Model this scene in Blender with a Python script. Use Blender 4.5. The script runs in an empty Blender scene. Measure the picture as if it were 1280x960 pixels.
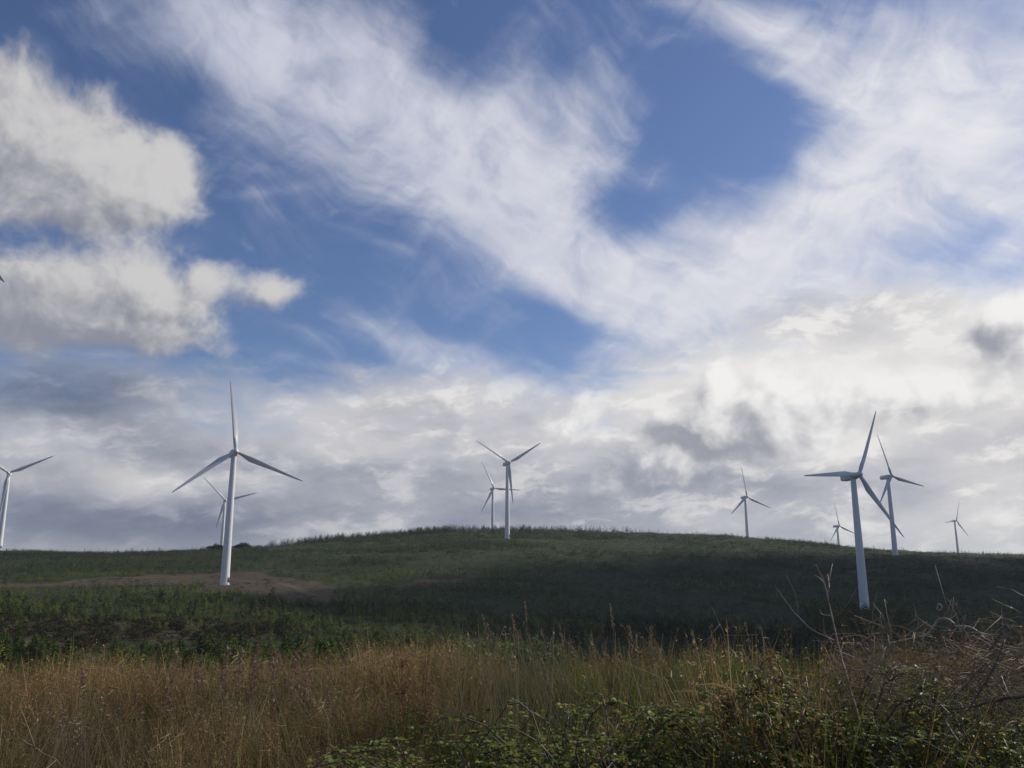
import bpy, math, random
import numpy as np
random.seed(7); rng = np.random.default_rng(11)
R = math.radians
scene = bpy.context.scene
COL = scene.collection

# ------------------------------------------------------------------ camera
EYE = 1.65
FPX = 1020.0; PITCH = math.atan(225/FPX)
cp, sp = math.cos(PITCH), math.sin(PITCH)
cam = bpy.data.cameras.new('camera'); camo = bpy.data.objects.new('camera', cam); COL.objects.link(camo)
camo.location = (0, 0, EYE); camo.rotation_euler = (math.pi/2 + PITCH, 0, 0)
cam.sensor_width = 36; cam.lens = 36*FPX/1280; cam.clip_start = 0.05; cam.clip_end = 40000
scene.camera = camo
scene.render.resolution_x = 1024; scene.render.resolution_y = 768
scene.view_settings.view_transform = 'Standard'; scene.view_settings.look = 'None'
scene.view_settings.exposure = 0.0; scene.view_settings.gamma = 1

SUN_AZ, SUN_EL = R(62), R(33)          # azimuth clockwise from +Y
SUN = np.array([math.sin(SUN_AZ)*math.cos(SUN_EL), math.cos(SUN_AZ)*math.cos(SUN_EL), math.sin(SUN_EL)])

def lin(r, g, b):
    f = lambda c: (c/255/12.92) if c/255 <= .04045 else ((c/255+.055)/1.055)**2.4
    return (f(r), f(g), f(b), 1)

def proj(P):                            # world point (z relative to the eye) -> photo coordinates 1280 x 960
    P = np.asarray(P, float); x, y, z = P[..., 0], P[..., 1], P[..., 2]
    d = y*cp + z*sp; u = -y*sp + z*cp
    d = np.where(d > 1e-3, d, 1e-3)
    return 640 + FPX*x/d, 480 - FPX*u/d
def ray(X, Y):
    a = (X-640)/FPX; b = -(Y-480)/FPX
    v = np.array([a, cp - b*sp, sp + b*cp]); return v/np.hypot(v[0], v[1])

# ------------------------------------------------------------------ node helper
class NT:
    def __init__(s, tree): s.t = tree; s.n = tree.nodes; s.l = tree.links
    def node(s, kind, **kw):
        n = s.n.new(kind)
        for k, v in kw.items(): setattr(n, k, v)
        return n
    def put(s, sock, v):
        if isinstance(v, bpy.types.NodeSocket): s.l.new(v, sock)
        elif v is not None: sock.default_value = v
    def m(s, op, a, b=None, c=None, clamp=False):
        n = s.node('ShaderNodeMath', operation=op, use_clamp=clamp)
        s.put(n.inputs[0], a); s.put(n.inputs[1], b); s.put(n.inputs[2], c)
        return n.outputs[0]
    def add(s, a, b): return s.m('ADD', a, b)
    def mul(s, a, b): return s.m('MULTIPLY', a, b)
    def sstep(s, v, lo, hi, o0=0.0, o1=1.0):
        n = s.node('ShaderNodeMapRange', interpolation_type='SMOOTHSTEP')
        s.put(n.inputs[0], v); s.put(n.inputs[1], lo); s.put(n.inputs[2], hi); s.put(n.inputs[3], o0); s.put(n.inputs[4], o1)
        return n.outputs[0]
    def vm(s, op, a, b=None, out=0):
        n = s.node('ShaderNodeVectorMath', operation=op); s.put(n.inputs[0], a); s.put(n.inputs[1], b)
        return n.outputs[out]
    def dot(s, a, vec):
        n = s.node('ShaderNodeVectorMath', operation='DOT_PRODUCT'); s.put(n.inputs[0], a); s.put(n.inputs[1], vec)
        return n.outputs['Value']
    def xyz(s, x, y, z=0.0):
        n = s.node('ShaderNodeCombineXYZ'); s.put(n.inputs[0], x); s.put(n.inputs[1], y); s.put(n.inputs[2], z); return n.outputs[0]
    def noise(s, vec, scale, detail=4, rough=.5, dist=0.0, lac=2.0, color=False, dims='3D'):
        n = s.node('ShaderNodeTexNoise', noise_dimensions=dims)
        s.put(n.inputs['Vector'], vec); s.put(n.inputs['Scale'], scale); s.put(n.inputs['Detail'], detail)
        s.put(n.inputs['Roughness'], rough); s.put(n.inputs['Distortion'], dist); s.put(n.inputs['Lacunarity'], lac)
        return n.outputs[1 if color else 0]
    def mix(s, f, a, b, mode='MIX'):
        n = s.node('ShaderNodeMix', data_type='RGBA', blend_type=mode)
        s.put(n.inputs[0], f); s.put(n.inputs[6], a); s.put(n.inputs[7], b); return n.outputs[2]

# ------------------------------------------------------------------ world: Nishita sky with layers of cloud, all laid out by compass direction and height
def px_dir(X, Y):
    v = ray(X, Y); v = v/np.linalg.norm(v)
    return math.degrees(math.atan2(v[0], v[1])), math.degrees(math.asin(v[2]))
def dir_px(az, el):
    a, e = R(az), R(el)
    return np.array(proj((math.sin(a)*math.cos(e), math.cos(a)*math.cos(e), math.sin(e))))

def build_world():
    w = bpy.data.worlds.new('World'); scene.world = w; w.use_nodes = True
    T = NT(w.node_tree); T.n.clear()
    out = T.node('ShaderNodeOutputWorld'); bg = T.node('ShaderNodeBackground')
    T.l.new(bg.outputs[0], out.inputs[0]); bg.inputs[1].default_value = 1.0
    sky = T.node('ShaderNodeTexSky', sky_type='NISHITA')
    sky.sun_disc = False; sky.sun_elevation = SUN_EL; sky.sun_rotation = SUN_AZ
    sky.air_density = 1.0; sky.dust_density = .4; sky.ozone_density = 1.6
    blue = T.vm('MULTIPLY', sky.outputs[0], (.061, .068, .088))
    tc = T.node('ShaderNodeTexCoord'); d = T.vm('NORMALIZE', tc.outputs['Generated'])
    sx = T.node('ShaderNodeSeparateXYZ'); T.l.new(d, sx.inputs[0])
    az = T.mul(T.m('ARCTAN2', sx.outputs[0], sx.outputs[1]), 57.29578)
    el = T.mul(T.m('ARCSINE', sx.outputs[2]), 57.29578)
    q = T.xyz(az, el, 1.0)
    def warp(vec, scale, amp, detail, rough=.5, off=(0, 0, 0)):
        n = T.noise(T.vm('ADD', vec, off), scale, detail, rough, color=True, dims='3D')
        v = T.vm('MULTIPLY', T.vm('SUBTRACT', n, (.5, .5, .5)), (amp, amp, 0))
        return T.vm('ADD', vec, v)
    def blob(vec, X, Y, rx, ry, rot=0, wt=1.0, pw=1.0):
        c = np.array(px_dir(X, Y)); e = .5
        J = np.stack([(dir_px(c[0]+e, c[1])-dir_px(c[0]-e, c[1])), (dir_px(c[0], c[1]+e)-dir_px(c[0], c[1]-e))], 1)
        t = R(rot); Rm = np.array([[math.cos(t), math.sin(t)], [-math.sin(t), math.cos(t)]])
        A = np.diag([1/rx, 1/ry]) @ Rm @ J; k = -A @ c
        u = T.dot(vec, (A[0, 0], A[0, 1], k[0])); v = T.dot(vec, (A[1, 0], A[1, 1], k[1]))
        r2 = T.m('MULTIPLY_ADD', v, v, T.mul(u, u))
        if pw != 1: r2 = T.m('POWER', r2, pw)
        g = T.m('EXPONENT', T.mul(r2, -1.0))
        return T.mul(g, wt) if wt != 1 else g
    def blobs(vec, lst):
        s = None
        for b in lst:
            g = blob(vec, *b); s = g if s is None else T.add(s, g)
        return s
    def ridge(vec, a_deg, sc_long, sc_cross, off, detail=7, rough=.55, dist=0):
        t = R(a_deg)      # stretched noise, long axis at a_deg above the horizontal
        u = T.dot(vec, (math.cos(t)*sc_long, math.sin(t)*sc_long, off)); v = T.dot(vec, (-math.sin(t)*sc_cross, math.cos(t)*sc_cross, off*.7))
        return T.noise(T.xyz(u, v, off), 1.0, detail, rough, dist)

    # ---- warped coordinates
    qs = warp(q, .10, 6.0, 2, .5, (3, 1, 0))
    qc = warp(warp(q, .14, 3.2, 2, .5, (11, 5, 0)), .8, .55, 3, .5, (0, 0, 4))
    qd = warp(warp(q, .16, 2.6, 3, .55, (4, 9, 2)), .9, .35, 2, .5, (2, 3, 8))

    # ---- high cirrus
    qs2 = warp(warp(qs, .5, 1.3, 3, .55, (7, 2, 1)), .13, 3.5, 2, .5, (1, 6, 3))
    cir = blobs(q, [(330, 50, 190, 85, 22, 1.0), (470, 160, 230, 80, 32, 1.0), (640, 265, 175, 68, 40, 1.0), (330, 190, 130, 34, 35, .3), (450, 60, 120, 60, 0, .35),
                    (640, 130, 95, 40, -10, .55), (690, 190, 95, 95, 0, .75), (700, 330, 130, 40, 30, .8), (740, 190, 45, 80, 20, .35),
                    (880, 340, 150, 60, -8, .75), (1000, 290, 150, 75, -25, .95), (1180, 120, 190, 160, 0, 1.15), (1150, 250, 200, 120, 0, .35),
                    (900, 25, 130, 28, 20, .65), (1030, 90, 120, 50, 35, .5), (1260, 260, 90, 60, 0, .45), (1130, 200, 70, 60, 0, .45), (1100, 400, 200, 60, 0, 1.0),
                    (560, 440, 110, 22, 14, .85), (620, 480, 90, 25, 10, .6), (430, 462, 70, 9, 14, .45), (480, 305, 45, 8, 20, .3),
                    (800, 430, 120, 40, -20, .6), (330, 240, 60, 8, -8, .3), (820, 225, 34, 22, 0, .33), (300, 500, 170, 22, 6, .45), (850, 330, 220, 40, -10, .3)])
    hole = blobs(q, [(930, 165, 90, 65, 25, .8), (790, 265, 60, 40, -20, .5), (1230, 290, 50, 20, -20, .4), (570, 30, 40, 60, 0, .5), (220, 110, 80, 40, 30, .3), (690, 400, 50, 25, 25, .7)])
    s1 = ridge(qs, -30, .10, .34, 2.0)
    s2 = ridge(qs2, 38, .12, .46, 9.0, 7, .54)
    s3 = ridge(qs2, -24, .14, .70, 5.0, 8, .56)
    side = T.sstep(T.dot(q, (1, 0, 0)), -6, 14)
    fib = T.add(T.mul(s1, .40), T.add(T.mul(s2, .30), T.mul(s3, .30)))
    base_c = T.m('SUBTRACT', cir, hole)
    cd = T.add(T.mul(base_c, .66), T.mul(T.m('SUBTRACT', fib, .5), 1.75))
    cirrus = T.sstep(cd, -.06, 1.08, 0.0, .97)
    soft = T.noise(qs2, .30, 7, .58)
    cirrus = T.mul(cirrus, T.sstep(soft, .22, .55, .62, 1.0))
    cl_lum = T.sstep(T.add(T.dot(q, (.008, -.002, .0)), T.mul(fib, 1.15)), .2, 1.05, .0, 1.0)
    cir_col = T.mix(cl_lum, lin(190, 194, 212), lin(236, 235, 238))
    colr = T.mix(cirrus, blue, cir_col)

    # ---- low deck towards the horizon
    dk = T.noise(T.xyz(T.dot(qd, (.085, 0, 3)), T.dot(qd, (0, .24, 1))), 1.0, 8, .60)
    dk2 = T.noise(T.xyz(T.dot(qd, (.20, .03, 7)), T.dot(qd, (-.04, .46, 4))), 1.0, 8, .62)
    edge = T.add(el, T.mul(T.m('SUBTRACT', dk, .5), 16))
    edge = T.m('SUBTRACT', edge, blobs(q, [(1150, 400, 260, 130, 0, 8), (880, 500, 150, 60, 0, 4), (520, 520, 160, 40, 0, 2)]))
    deck = T.sstep(edge, 15.0, 8.0, 0, 1)
    lum = blobs(q, [(1020, 480, 260, 70, 0, .42), (900, 430, 60, 60, 0, .14), (560, 490, 130, 45, 0, .27), (400, 520, 120, 30, 8, .20), (150, 600, 70, 28, 15, .26), (50, 560, 80, 26, 0, .10),
                    (700, 560, 90, 45, 0, .12), (1260, 330, 130, 120, 0, .26), (1230, 640, 120, 60, 0, .22), (1180, 500, 100, 60, 0, .12), (230, 610, 160, 20, 0, .06), (470, 560, 150, 24, 0, .14), (780, 490, 70, 50, 0, .14), (1150, 200, 400, 300, 0, .10)])
    drk = blobs(q, [(60, 490, 130, 30, 4, .30), (160, 655, 330, 34, 0, .26), (220, 568, 110, 16, 4, .12), (720, 640, 130, 26, 0, .18), (690, 600, 90, 24, 0, .12), (850, 560, 70, 34, 10, .16), (1140, 620, 120, 30, 0, .12), (330, 585, 170, 10, 0, .07), (860, 610, 110, 26, 0, .06)])
    puff = T.sstep(dk2, .50, .64); L = T.m('SUBTRACT', T.add(T.sstep(az, -25, 30, .45, .56), lum), drk); L = T.add(L, T.mul(puff, T.sstep(az, -34, 20, .10, .26)))
    L = T.add(L, T.mul(T.m('SUBTRACT', dk, .5), .78)); L = T.add(L, T.mul(T.m('SUBTRACT', dk2, .5), .45))
    rampn = T.node('ShaderNodeValToRGB'); T.l.new(L, rampn.inputs[0]); cr = rampn.color_ramp
    cr.elements[0].position = .05; cr.elements[0].color = lin(96, 106, 132)
    cr.elements[1].position = 1.0; cr.elements[1].color = lin(236, 234, 232)
    for p_, c_ in ((.22, (124, 132, 152)), (.42, (163, 166, 178)), (.62, (196, 196, 202)), (.82, (220, 218, 218))):
        e_ = cr.elements.new(p_); e_.color = lin(*c_)
    colr = T.mix(deck, colr, rampn.outputs[0])

    # ---- cumulus: dens(x) and a copy sampled a little towards the sun for light and shade
    cu = [(30, 175, 105, 75, 20, 1.0), (130, 215, 112, 72, 20, 1.15), (205, 225, 58, 52, 0, .7), (10, 90, 60, 45, 0, .5), (60, 265, 120, 22, 0, .35),
          (70, 365, 150, 58, 5, 1.2), (215, 385, 75, 45, 10, .8), (150, 420, 130, 22, 8, .5), (335, 365, 42, 22, -6, .85), (268, 342, 34, 26, 0, .6), (5, 420, 90, 40, 0, .5),
          (215, 498, 55, 22, 0, .7), (120, 596, 62, 28, 12, .75), (20, 600, 60, 30, 0, .4)]
    cu2 = [(960, 500, 110, 44, -4, 1.15), (1010, 545, 90, 34, 0, .7), (850, 560, 80, 44, 8, .95), (898, 470, 22, 46, 10, .7), (1170, 490, 90, 36, -4, 1.0), (1262, 400, 66, 34, -22, 1.1), (1280, 440, 60, 60, 0, .6),
           (742, 500, 26, 22, 0, .42), (700, 530, 50, 34, 0, .5), (722, 653, 20, 9, 0, .62), (1240, 650, 60, 24, 0, .6), (1140, 560, 46, 14, 0, .2), (560, 455, 36, 20, 0, .45), (250, 560, 30, 12, 0, .2), (760, 600, 60, 26, 0, .45)]
    fb = T.noise(qc, .34, 6, .52); fb_fine = T.noise(qc, 1.0, 6, .58)
    def dens(lst, vec, f1, f2): return T.add(blobs(vec, lst), T.add(T.mul(T.m('SUBTRACT', f1, .5), 1.25), T.mul(T.m('SUBTRACT', f2, .5), .50)))
    sh = (.9, .75, 0)
    qc_s = T.vm('ADD', qc, sh)
    fb_s = T.noise(qc_s, .34, 4, .52); ff_s = T.noise(qc_s, 1.1, 3, .5)
    for lst, c_d, c_l, lo, hi, a in ((cu, (140, 143, 155), (206, 204, 204), .20, .98, .98), (cu2, (150, 153, 164), (246, 244, 242), .26, .90, .93)):
        D0 = dens(lst, q, fb, fb_fine); D1 = dens(lst, T.vm('ADD', q, sh), fb_s, ff_s)
        mask = T.sstep(D0, lo, hi, 0, a)
        shade = T.m('SUBTRACT', D0, D1)
        if lst is cu: lm = T.add(.50, T.mul(shade, 1.0)); lm = T.add(lm, T.mul(blobs(q, [(160, 215, 110, 60, 10), (200, 330, 140, 40, 0), (330, 350, 60, 30, 0)]), .30)); lm = T.m('SUBTRACT', lm, blobs(q, [(60, 420, 220, 50, 0, .30), (120, 280, 120, 26, 0, .2), (220, 505, 80, 26, 0, .35)]))
        else:
            lm = T.add(.74, T.mul(shade, 1.0))
            lm = T.m('SUBTRACT', lm, blobs(qc, [(835, 552, 42, 17, 8, 1.1), (925, 570, 50, 18, 0, 1.0), (960, 525, 60, 18, 0, .35), (1258, 418, 50, 18, -10, .45), (1180, 525, 80, 20, 0, .25)]))
        lm = T.add(lm, T.mul(T.m('SUBTRACT', fb, .5), .55))
        colr = T.mix(mask, colr, T.mix(T.sstep(lm, -.15, 1.1), lin(*c_d), lin(*c_l)))
    # below the horizon
    colr = T.mix(T.sstep(el, -1.0, -6.0), colr, lin(120, 124, 120))
    T.l.new(colr, bg.inputs[0])
    w.cycles.sampling_method = 'MANUAL'; w.cycles.sample_map_resolution = 512
build_world()

sun = bpy.data.lights.new('sun', 'SUN'); suno = bpy.data.objects.new('sun', sun); COL.objects.link(suno)
sun.energy = 3.9; sun.angle = R(.6); sun.color = (1, .93, .83)
suno.rotation_euler = (math.pi/2 - SUN_EL, 0, math.pi - SUN_AZ); suno.location = (300, 160, 400)

# ------------------------------------------------------------------ helpers: tags, meshes, materials
def tag(o, label=None, cat=None, group=None, kind=None):
    for k, v in (('label', label), ('category', cat), ('group', group), ('kind', kind)):
        if v: o[k] = v
    return o
def empty(name, loc=(0, 0, 0), rz=0):
    o = bpy.data.objects.new(name, None); COL.objects.link(o); o.location = loc; o.rotation_euler = (0, 0, rz); o.empty_display_size = .2
    return o
def mesh_np(name, V, F, tint=None, smooth=False):
    """V (n,3), F (m,k) all faces of k corners, tint (n,3)"""
    V = np.ascontiguousarray(V, np.float32); F = np.ascontiguousarray(F, np.int32); k = F.shape[1]
    me = bpy.data.meshes.new(name)
    me.vertices.add(len(V)); me.vertices.foreach_set('co', V.ravel())
    me.loops.add(F.size); me.loops.foreach_set('vertex_index', F.ravel())
    me.polygons.add(len(F)); me.polygons.foreach_set('loop_start', np.arange(0, F.size, k, dtype=np.int32))
    if smooth: me.polygons.foreach_set('use_smooth', np.ones(len(F), bool))
    me.update(calc_edges=True)
    if tint is not None:
        a = me.attributes.new('tint', 'FLOAT_COLOR', 'POINT')
        a.data.foreach_set('color', np.c_[tint, np.ones(len(V))].astype(np.float32).ravel())
    return me
def link(name, me, mat, parent=None):
    o = bpy.data.objects.new(name, me); COL.objects.link(o)
    if mat is not None and not me.materials: me.materials.append(mat)
    if parent is not None: o.parent = parent
    return o
def copy_tree(o, parent=None):
    c = o.copy(); COL.objects.link(c)
    if parent is not None: c.parent = parent
    for ch in list(o.children): copy_tree(ch, c)
    return c
class G:                                # collects triangles
    def __init__(s): s.V = []; s.F = []; s.T = []; s.n = 0
    def add(s, V, F, t=(1, 1, 1)):
        V = np.asarray(V, float); F = np.asarray(F, int)
        if F.shape[1] == 4: F = np.concatenate([F[:, [0, 1, 2]], F[:, [0, 2, 3]]])
        t = np.asarray(t, float)
        if t.ndim == 1: t = np.tile(t, (len(V), 1))
        s.V.append(V); s.F.append(F + s.n); s.T.append(t); s.n += len(V)
    def arr(s): return np.concatenate(s.V), np.concatenate(s.F), np.concatenate(s.T)
    def mesh(s, name, smooth=False): return mesh_np(name, *s.arr(), smooth=smooth)
def tube(g, pts, rad, n=6, t=(1, 1, 1), cap=True):
    pts = np.asarray(pts, float); m = len(pts); rad = np.broadcast_to(np.asarray(rad, float), (m,))
    d = np.gradient(pts, axis=0); d /= np.linalg.norm(d, axis=1)[:, None] + 1e-12
    up = np.array([0, 0, 1.]) if abs(d[0][2]) < .9 else np.array([0, 1., 0])
    V = []; a = np.cross(d[0], up); a /= np.linalg.norm(a)
    for i in range(m):
        a = a - d[i]*a.dot(d[i]); a /= np.linalg.norm(a); b = np.cross(d[i], a)
        th = np.arange(n)*2*np.pi/n
        V.append(pts[i] + rad[i]*(np.cos(th)[:, None]*a + np.sin(th)[:, None]*b))
    V = np.concatenate(V); F = []
    for i in range(m-1):
        for j in range(n):
            k = (j+1) % n; F.append((i*n+j, i*n+k, (i+1)*n+k, (i+1)*n+j))
    F = np.array(F); F = np.concatenate([F[:, [0, 1, 2]], F[:, [0, 2, 3]]])
    if cap:
        e = [(0, j+1, j) for j in range(1, n-1)] + [((m-1)*n, (m-1)*n+j, (m-1)*n+j+1) for j in range(1, n-1)]
        F = np.concatenate([F, np.array(e)])
    g.add(V, F, t)
def box(g, c, s, t=(1, 1, 1), rz=0):
    c = np.array(c); s = np.array(s)/2
    V = np.array([[x, y, z] for x in (-1, 1) for y in (-1, 1) for z in (-1, 1)])*s
    cz, sz = math.cos(rz), math.sin(rz); V = V @ np.array([[cz, sz, 0], [-sz, cz, 0], [0, 0, 1]]) + c
    g.add(V, [(0, 1, 3, 2), (4, 6, 7, 5), (0, 4, 5, 1), (2, 3, 7, 6), (0, 2, 6, 4), (1, 5, 7, 3)], t)
def scatter(protos, which, pos, rot, scl, tint, sz=None, shear=None):
    """merge many copies of small triangle meshes into one big array set"""
    Vs, Fs, Ts = [], [], []; n0 = 0
    sz = scl if sz is None else sz
    for k, (V, F, T) in enumerate(protos):
        i = np.nonzero(which == k)[0]
        if not len(i): continue
        c, s = np.cos(rot[i])[:, None], np.sin(rot[i])[:, None]
        x = (V[None, :, 0]*c - V[None, :, 1]*s)*scl[i][:, None] + pos[i, 0][:, None]
        y = (V[None, :, 0]*s + V[None, :, 1]*c)*scl[i][:, None] + pos[i, 1][:, None]
        z = V[None, :, 2]*sz[i][:, None] + pos[i, 2][:, None]
        if shear is not None: dz = z-pos[i, 2][:, None]; x = x+shear[i, 0][:, None]*dz; y = y+shear[i, 1][:, None]*dz
        W = np.stack([x, y, z], -1).reshape(-1, 3)
        f = (F[None] + (np.arange(len(i))*len(V))[:, None, None]).reshape(-1, 3) + n0
        t = (T[None]*tint[i][:, None, :]).reshape(-1, 3)
        Vs.append(W); Fs.append(f); Ts.append(t); n0 += len(W)
    return np.concatenate(Vs), np.concatenate(Fs), np.concatenate(Ts)

def leaf_mat(name, col=(1, 1, 1), trans=.3, rough=.6, spec=.3, noise_scale=0, var=.25):
    m = bpy.data.materials.new(name); m.use_nodes = True; T = NT(m.node_tree); T.n.clear()
    out = T.node('ShaderNodeOutputMaterial'); at = T.node('ShaderNodeAttribute', attribute_name='tint')
    c = T.vm('MULTIPLY', at.outputs['Color'], col)
    if noise_scale:
        tc = T.node('ShaderNodeTexCoord'); nz = T.noise(tc.outputs['Object'], noise_scale, 3, .6)
        k = T.sstep(nz, .25, .75, 1-var, 1+var); c = T.vm('MULTIPLY', c, T.xyz(k, k, k))
    p = T.node('ShaderNodeBsdfPrincipled'); T.put(p.inputs['Base Color'], c); p.inputs['Roughness'].default_value = rough
    p.inputs['Specular IOR Level'].default_value = spec
    if trans:
        tr = T.node('ShaderNodeBsdfTranslucent'); T.put(tr.inputs[0], T.vm('MULTIPLY', c, (1.1, 1.08, .85)))
        mx = T.node('ShaderNodeMixShader'); mx.inputs[0].default_value = trans
        T.l.new(p.outputs[0], mx.inputs[1]); T.l.new(tr.outputs[0], mx.inputs[2]); T.l.new(mx.outputs[0], out.inputs[0])
    else: T.l.new(p.outputs[0], out.inputs[0])
    return m
def plain_mat(name, col, rough=.5, dirt=.12, scale=.6, metal=0, spec=.5):
    m = bpy.data.materials.new(name); m.use_nodes = True; T = NT(m.node_tree); T.n.clear()
    out = T.node('ShaderNodeOutputMaterial'); p = T.node('ShaderNodeBsdfPrincipled'); T.l.new(p.outputs[0], out.inputs[0])
    tc = T.node('ShaderNodeTexCoord'); n1 = T.noise(T.vm('MULTIPLY', tc.outputs['Object'], (1, 1, .15)), scale, 6, .6)
    c = T.mix(T.sstep(n1, .35, .7, 0, 1), (*col, 1), (col[0]*(1-dirt), col[1]*(1-dirt*.95), col[2]*(1-dirt*1.1), 1))
    T.put(p.inputs['Base Color'], c); p.inputs['Roughness'].default_value = rough; p.inputs['Metallic'].default_value = metal
    p.inputs['Specular IOR Level'].default_value = spec
    T.put(p.inputs['Roughness'], T.sstep(n1, .3, .7, rough-.06, rough+.1))
    return m
def bark_mat(name, a, b, scale=30):
    m = bpy.data.materials.new(name); m.use_nodes = True; T = NT(m.node_tree); T.n.clear()
    out = T.node('ShaderNodeOutputMaterial'); p = T.node('ShaderNodeBsdfPrincipled'); T.l.new(p.outputs[0], out.inputs[0])
    tc = T.node('ShaderNodeTexCoord'); n1 = T.noise(tc.outputs['Object'], scale, 5, .65)
    T.put(p.inputs['Base Color'], T.mix(T.sstep(n1, .35, .65), (*a, 1), (*b, 1))); p.inputs['Roughness'].default_value = .8
    bp = T.node('ShaderNodeBump'); bp.inputs[0].default_value = .5; bp.inputs[1].default_value = .01; T.l.new(n1, bp.inputs['Height']); T.l.new(bp.outputs[0], p.inputs['Normal'])
    return m

# ------------------------------------------------------------------ value noise for terrain and layout
_perm = rng.random((256, 256))
def vnoise(x, y):
    xi, yi = np.floor(x).astype(int), np.floor(y).astype(int); fx, fy = x-xi, y-yi
    fx = fx*fx*(3-2*fx); fy = fy*fy*(3-2*fy)
    g = lambda i, j: _perm[(i) % 256, (j) % 256]
    return (g(xi, yi)*(1-fx)+g(xi+1, yi)*fx)*(1-fy) + (g(xi, yi+1)*(1-fx)+g(xi+1, yi+1)*fx)*fy
def fbm(x, y, sc, oct=4, off=0):
    s = 0; a = 1; t = 0
    for k in range(oct):
        s = s + a*vnoise(x/sc*2**k + off + 17*k, y/sc*2**k + off*1.7); t += a; a *= .5
    return s/t - .5

# ------------------------------------------------------------------ turbines: hub positions relative to the eye
HUBH = 58.5
def hub_from(X, Y, D): return ray(X, Y)*D
TURB = [  # key, hub, yaw, phase, label
    ('L1', np.array([-124.8, 366.7, 49.4]), 30, -8, 'large pale wind turbine left of centre on the brown cleared ground, its tower lit white'),
    ('L1b', np.array([-299.9, 860.3, 64.9]), 26, -46, 'smaller wind turbine half hidden behind the tall left turbine, tower foot behind a dark clump'),
    ('C', np.array([-2.1, 639.1, 77.5]), 26, 58, 'wind turbine on the hilltop in the middle with two blades raised in a wide V'),
    ('T2', np.array([-20.3, 930., 83.8]), 26, -28, 'small grey wind turbine just behind and left of the hilltop turbine'),
    ('R1', np.array([151.6, 356.5, 37.8]), 23, 26, 'tallest wind turbine on the right, bluish grey in cloud shade, level blade to the left'),
    ('R2', np.array([286.8, 616.9, 64.6]), 26, -18, 'second wind turbine on the right, just behind the tallest one with crossing blades'),
    ('T3', np.array([439.6, 1111., 49.8]), 30, -10, 'tiny distant wind turbine low on the ridge between two larger ones'),
    ('T', np.array([261.5, 913.2, 72.7]), 23, -8, 'lone wind turbine on the bare slope right of the hilltop'),
    ('T4', np.array([712.1, 1323.6, 67.6]), 26, 22, 'tiny distant wind turbine furthest to the right on the skyline'),
    ('L0', hub_from(10.7, 591.6, 745), 26, -57, 'wind turbine at the left edge with its tower foot behind the plantation trees'),
]
BL = 33.0
def tip_off(yaw, phi, tilt=R(5), cone=R(3)):
    n = np.array([math.sin(yaw)*math.cos(tilt), -math.cos(yaw)*math.cos(tilt), math.sin(tilt)])
    u = np.array([math.cos(yaw), math.sin(yaw), 0]); w = np.cross(u, n); w = w if w[2] > 0 else -w
    return BL*(math.cos(cone)*(w*math.cos(phi)+u*math.sin(phi)) + math.sin(cone)*n)
_h = ray(5, 356)*92 - tip_off(R(26), R(140))
TURB.append(('N', _h, 26, 20, 'near wind turbine beyond the left edge, only one downward blade tip in view'))

# ------------------------------------------------------------------ terrain, heights relative to the eye
def z_at_row(X, row, D): return ray(X, row)[2]*D
_cols = []      # (azimuth, [(D, z)...])
near = [(0, -1.66), (7, -1.68), (11, -1.85), (16, -2.7), (25, -5), (45, -9.8), (80, -15.5), (125, -18.5)]
def col(X, mid, crestD, crest_row, back):
    az = math.degrees(math.atan2(*ray(X, 700)[:2])); _cols.append((az, near + mid + [(crestD, z_at_row(X, crest_row, crestD))] + back))
bk = [(1400, -12), (2200, -40), (4000, -60), (9500, -90)]
col(-400, [(180, -19), (250, -17), (320, -13), (387, -9), (450, -5), (520, 0)], 640, 693, [(800, 4)] + bk)
col(0,    [(180, -19), (250, -17.5), (320, -13.5), (387, -9.3), (450, -5), (520, 1)], 620, 693.5, [(800, 5)] + bk)
col(150,  [(180, -19.3), (250, -17.5), (320, -13.5), (387, -9.2), (450, -4), (520, 2)], 620, 692, [(860, 6)] + bk)
col(285,  [(180, -20), (250, -18.5), (320, -14), (387, -9.1), (450, -3.5), (520, 3)], 640, 687, [(870, 6)] + bk)
col(420,  [(180, -21), (250, -20), (320, -15.5), (387, -9.5), (450, -2.5), (520, 5.5)], 680, 674, [(900, 14)] + bk)
col(560,  [(180, -22), (250, -22), (320, -18), (387, -11), (450, -2.5), (520, 7), (620, 18.5)], 715, 662.5, [(930, 22)] + bk)
col(640,  [(180, -22), (250, -23), (320, -19), (387, -12), (450, -3), (520, 6), (580, 12.5), (639, 19)], 720, 662, [(940, 25)] + bk)
col(760,  [(180, -22), (250, -24), (320, -20.5), (387, -14), (450, -6), (520, 3), (620, 15)], 730, 663, [(940, 18)] + bk)
col(900,  [(180, -23), (250, -26), (320, -23), (387, -17), (450, -9.5), (520, 0), (620, 11)], 740, 667.5, [(960, 13)] + bk)
col(1000, [(180, -23.5), (250, -27), (320, -24.5), (387, -19), (450, -12), (520, -3.5), (620, 6)], 750, 676, [(1000, 6)] + bk)
col(1100, [(180, -24), (250, -27.5), (320, -25.5), (387, -20.7), (450, -14), (520, -6.5), (620, 2.5), (690, 7)], 770, 686, [(1100, -4)] + bk)
col(1200, [(180, -24), (250, -27.5), (320, -26), (387, -21.5), (450, -15), (520, -8), (620, 0)], 790, 691.5, [(1200, 4)] + bk)
col(1280, [(180, -24), (250, -27.5), (320, -26), (387, -22), (450, -16), (520, -9), (620, -1)], 800, 693.5, [(1200, 4)] + bk)
col(1700, [(180, -24), (250, -27), (320, -26), (387, -22), (450, -16), (520, -9), (620, -2)], 830, 696, [(1200, 2)] + bk)
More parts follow.
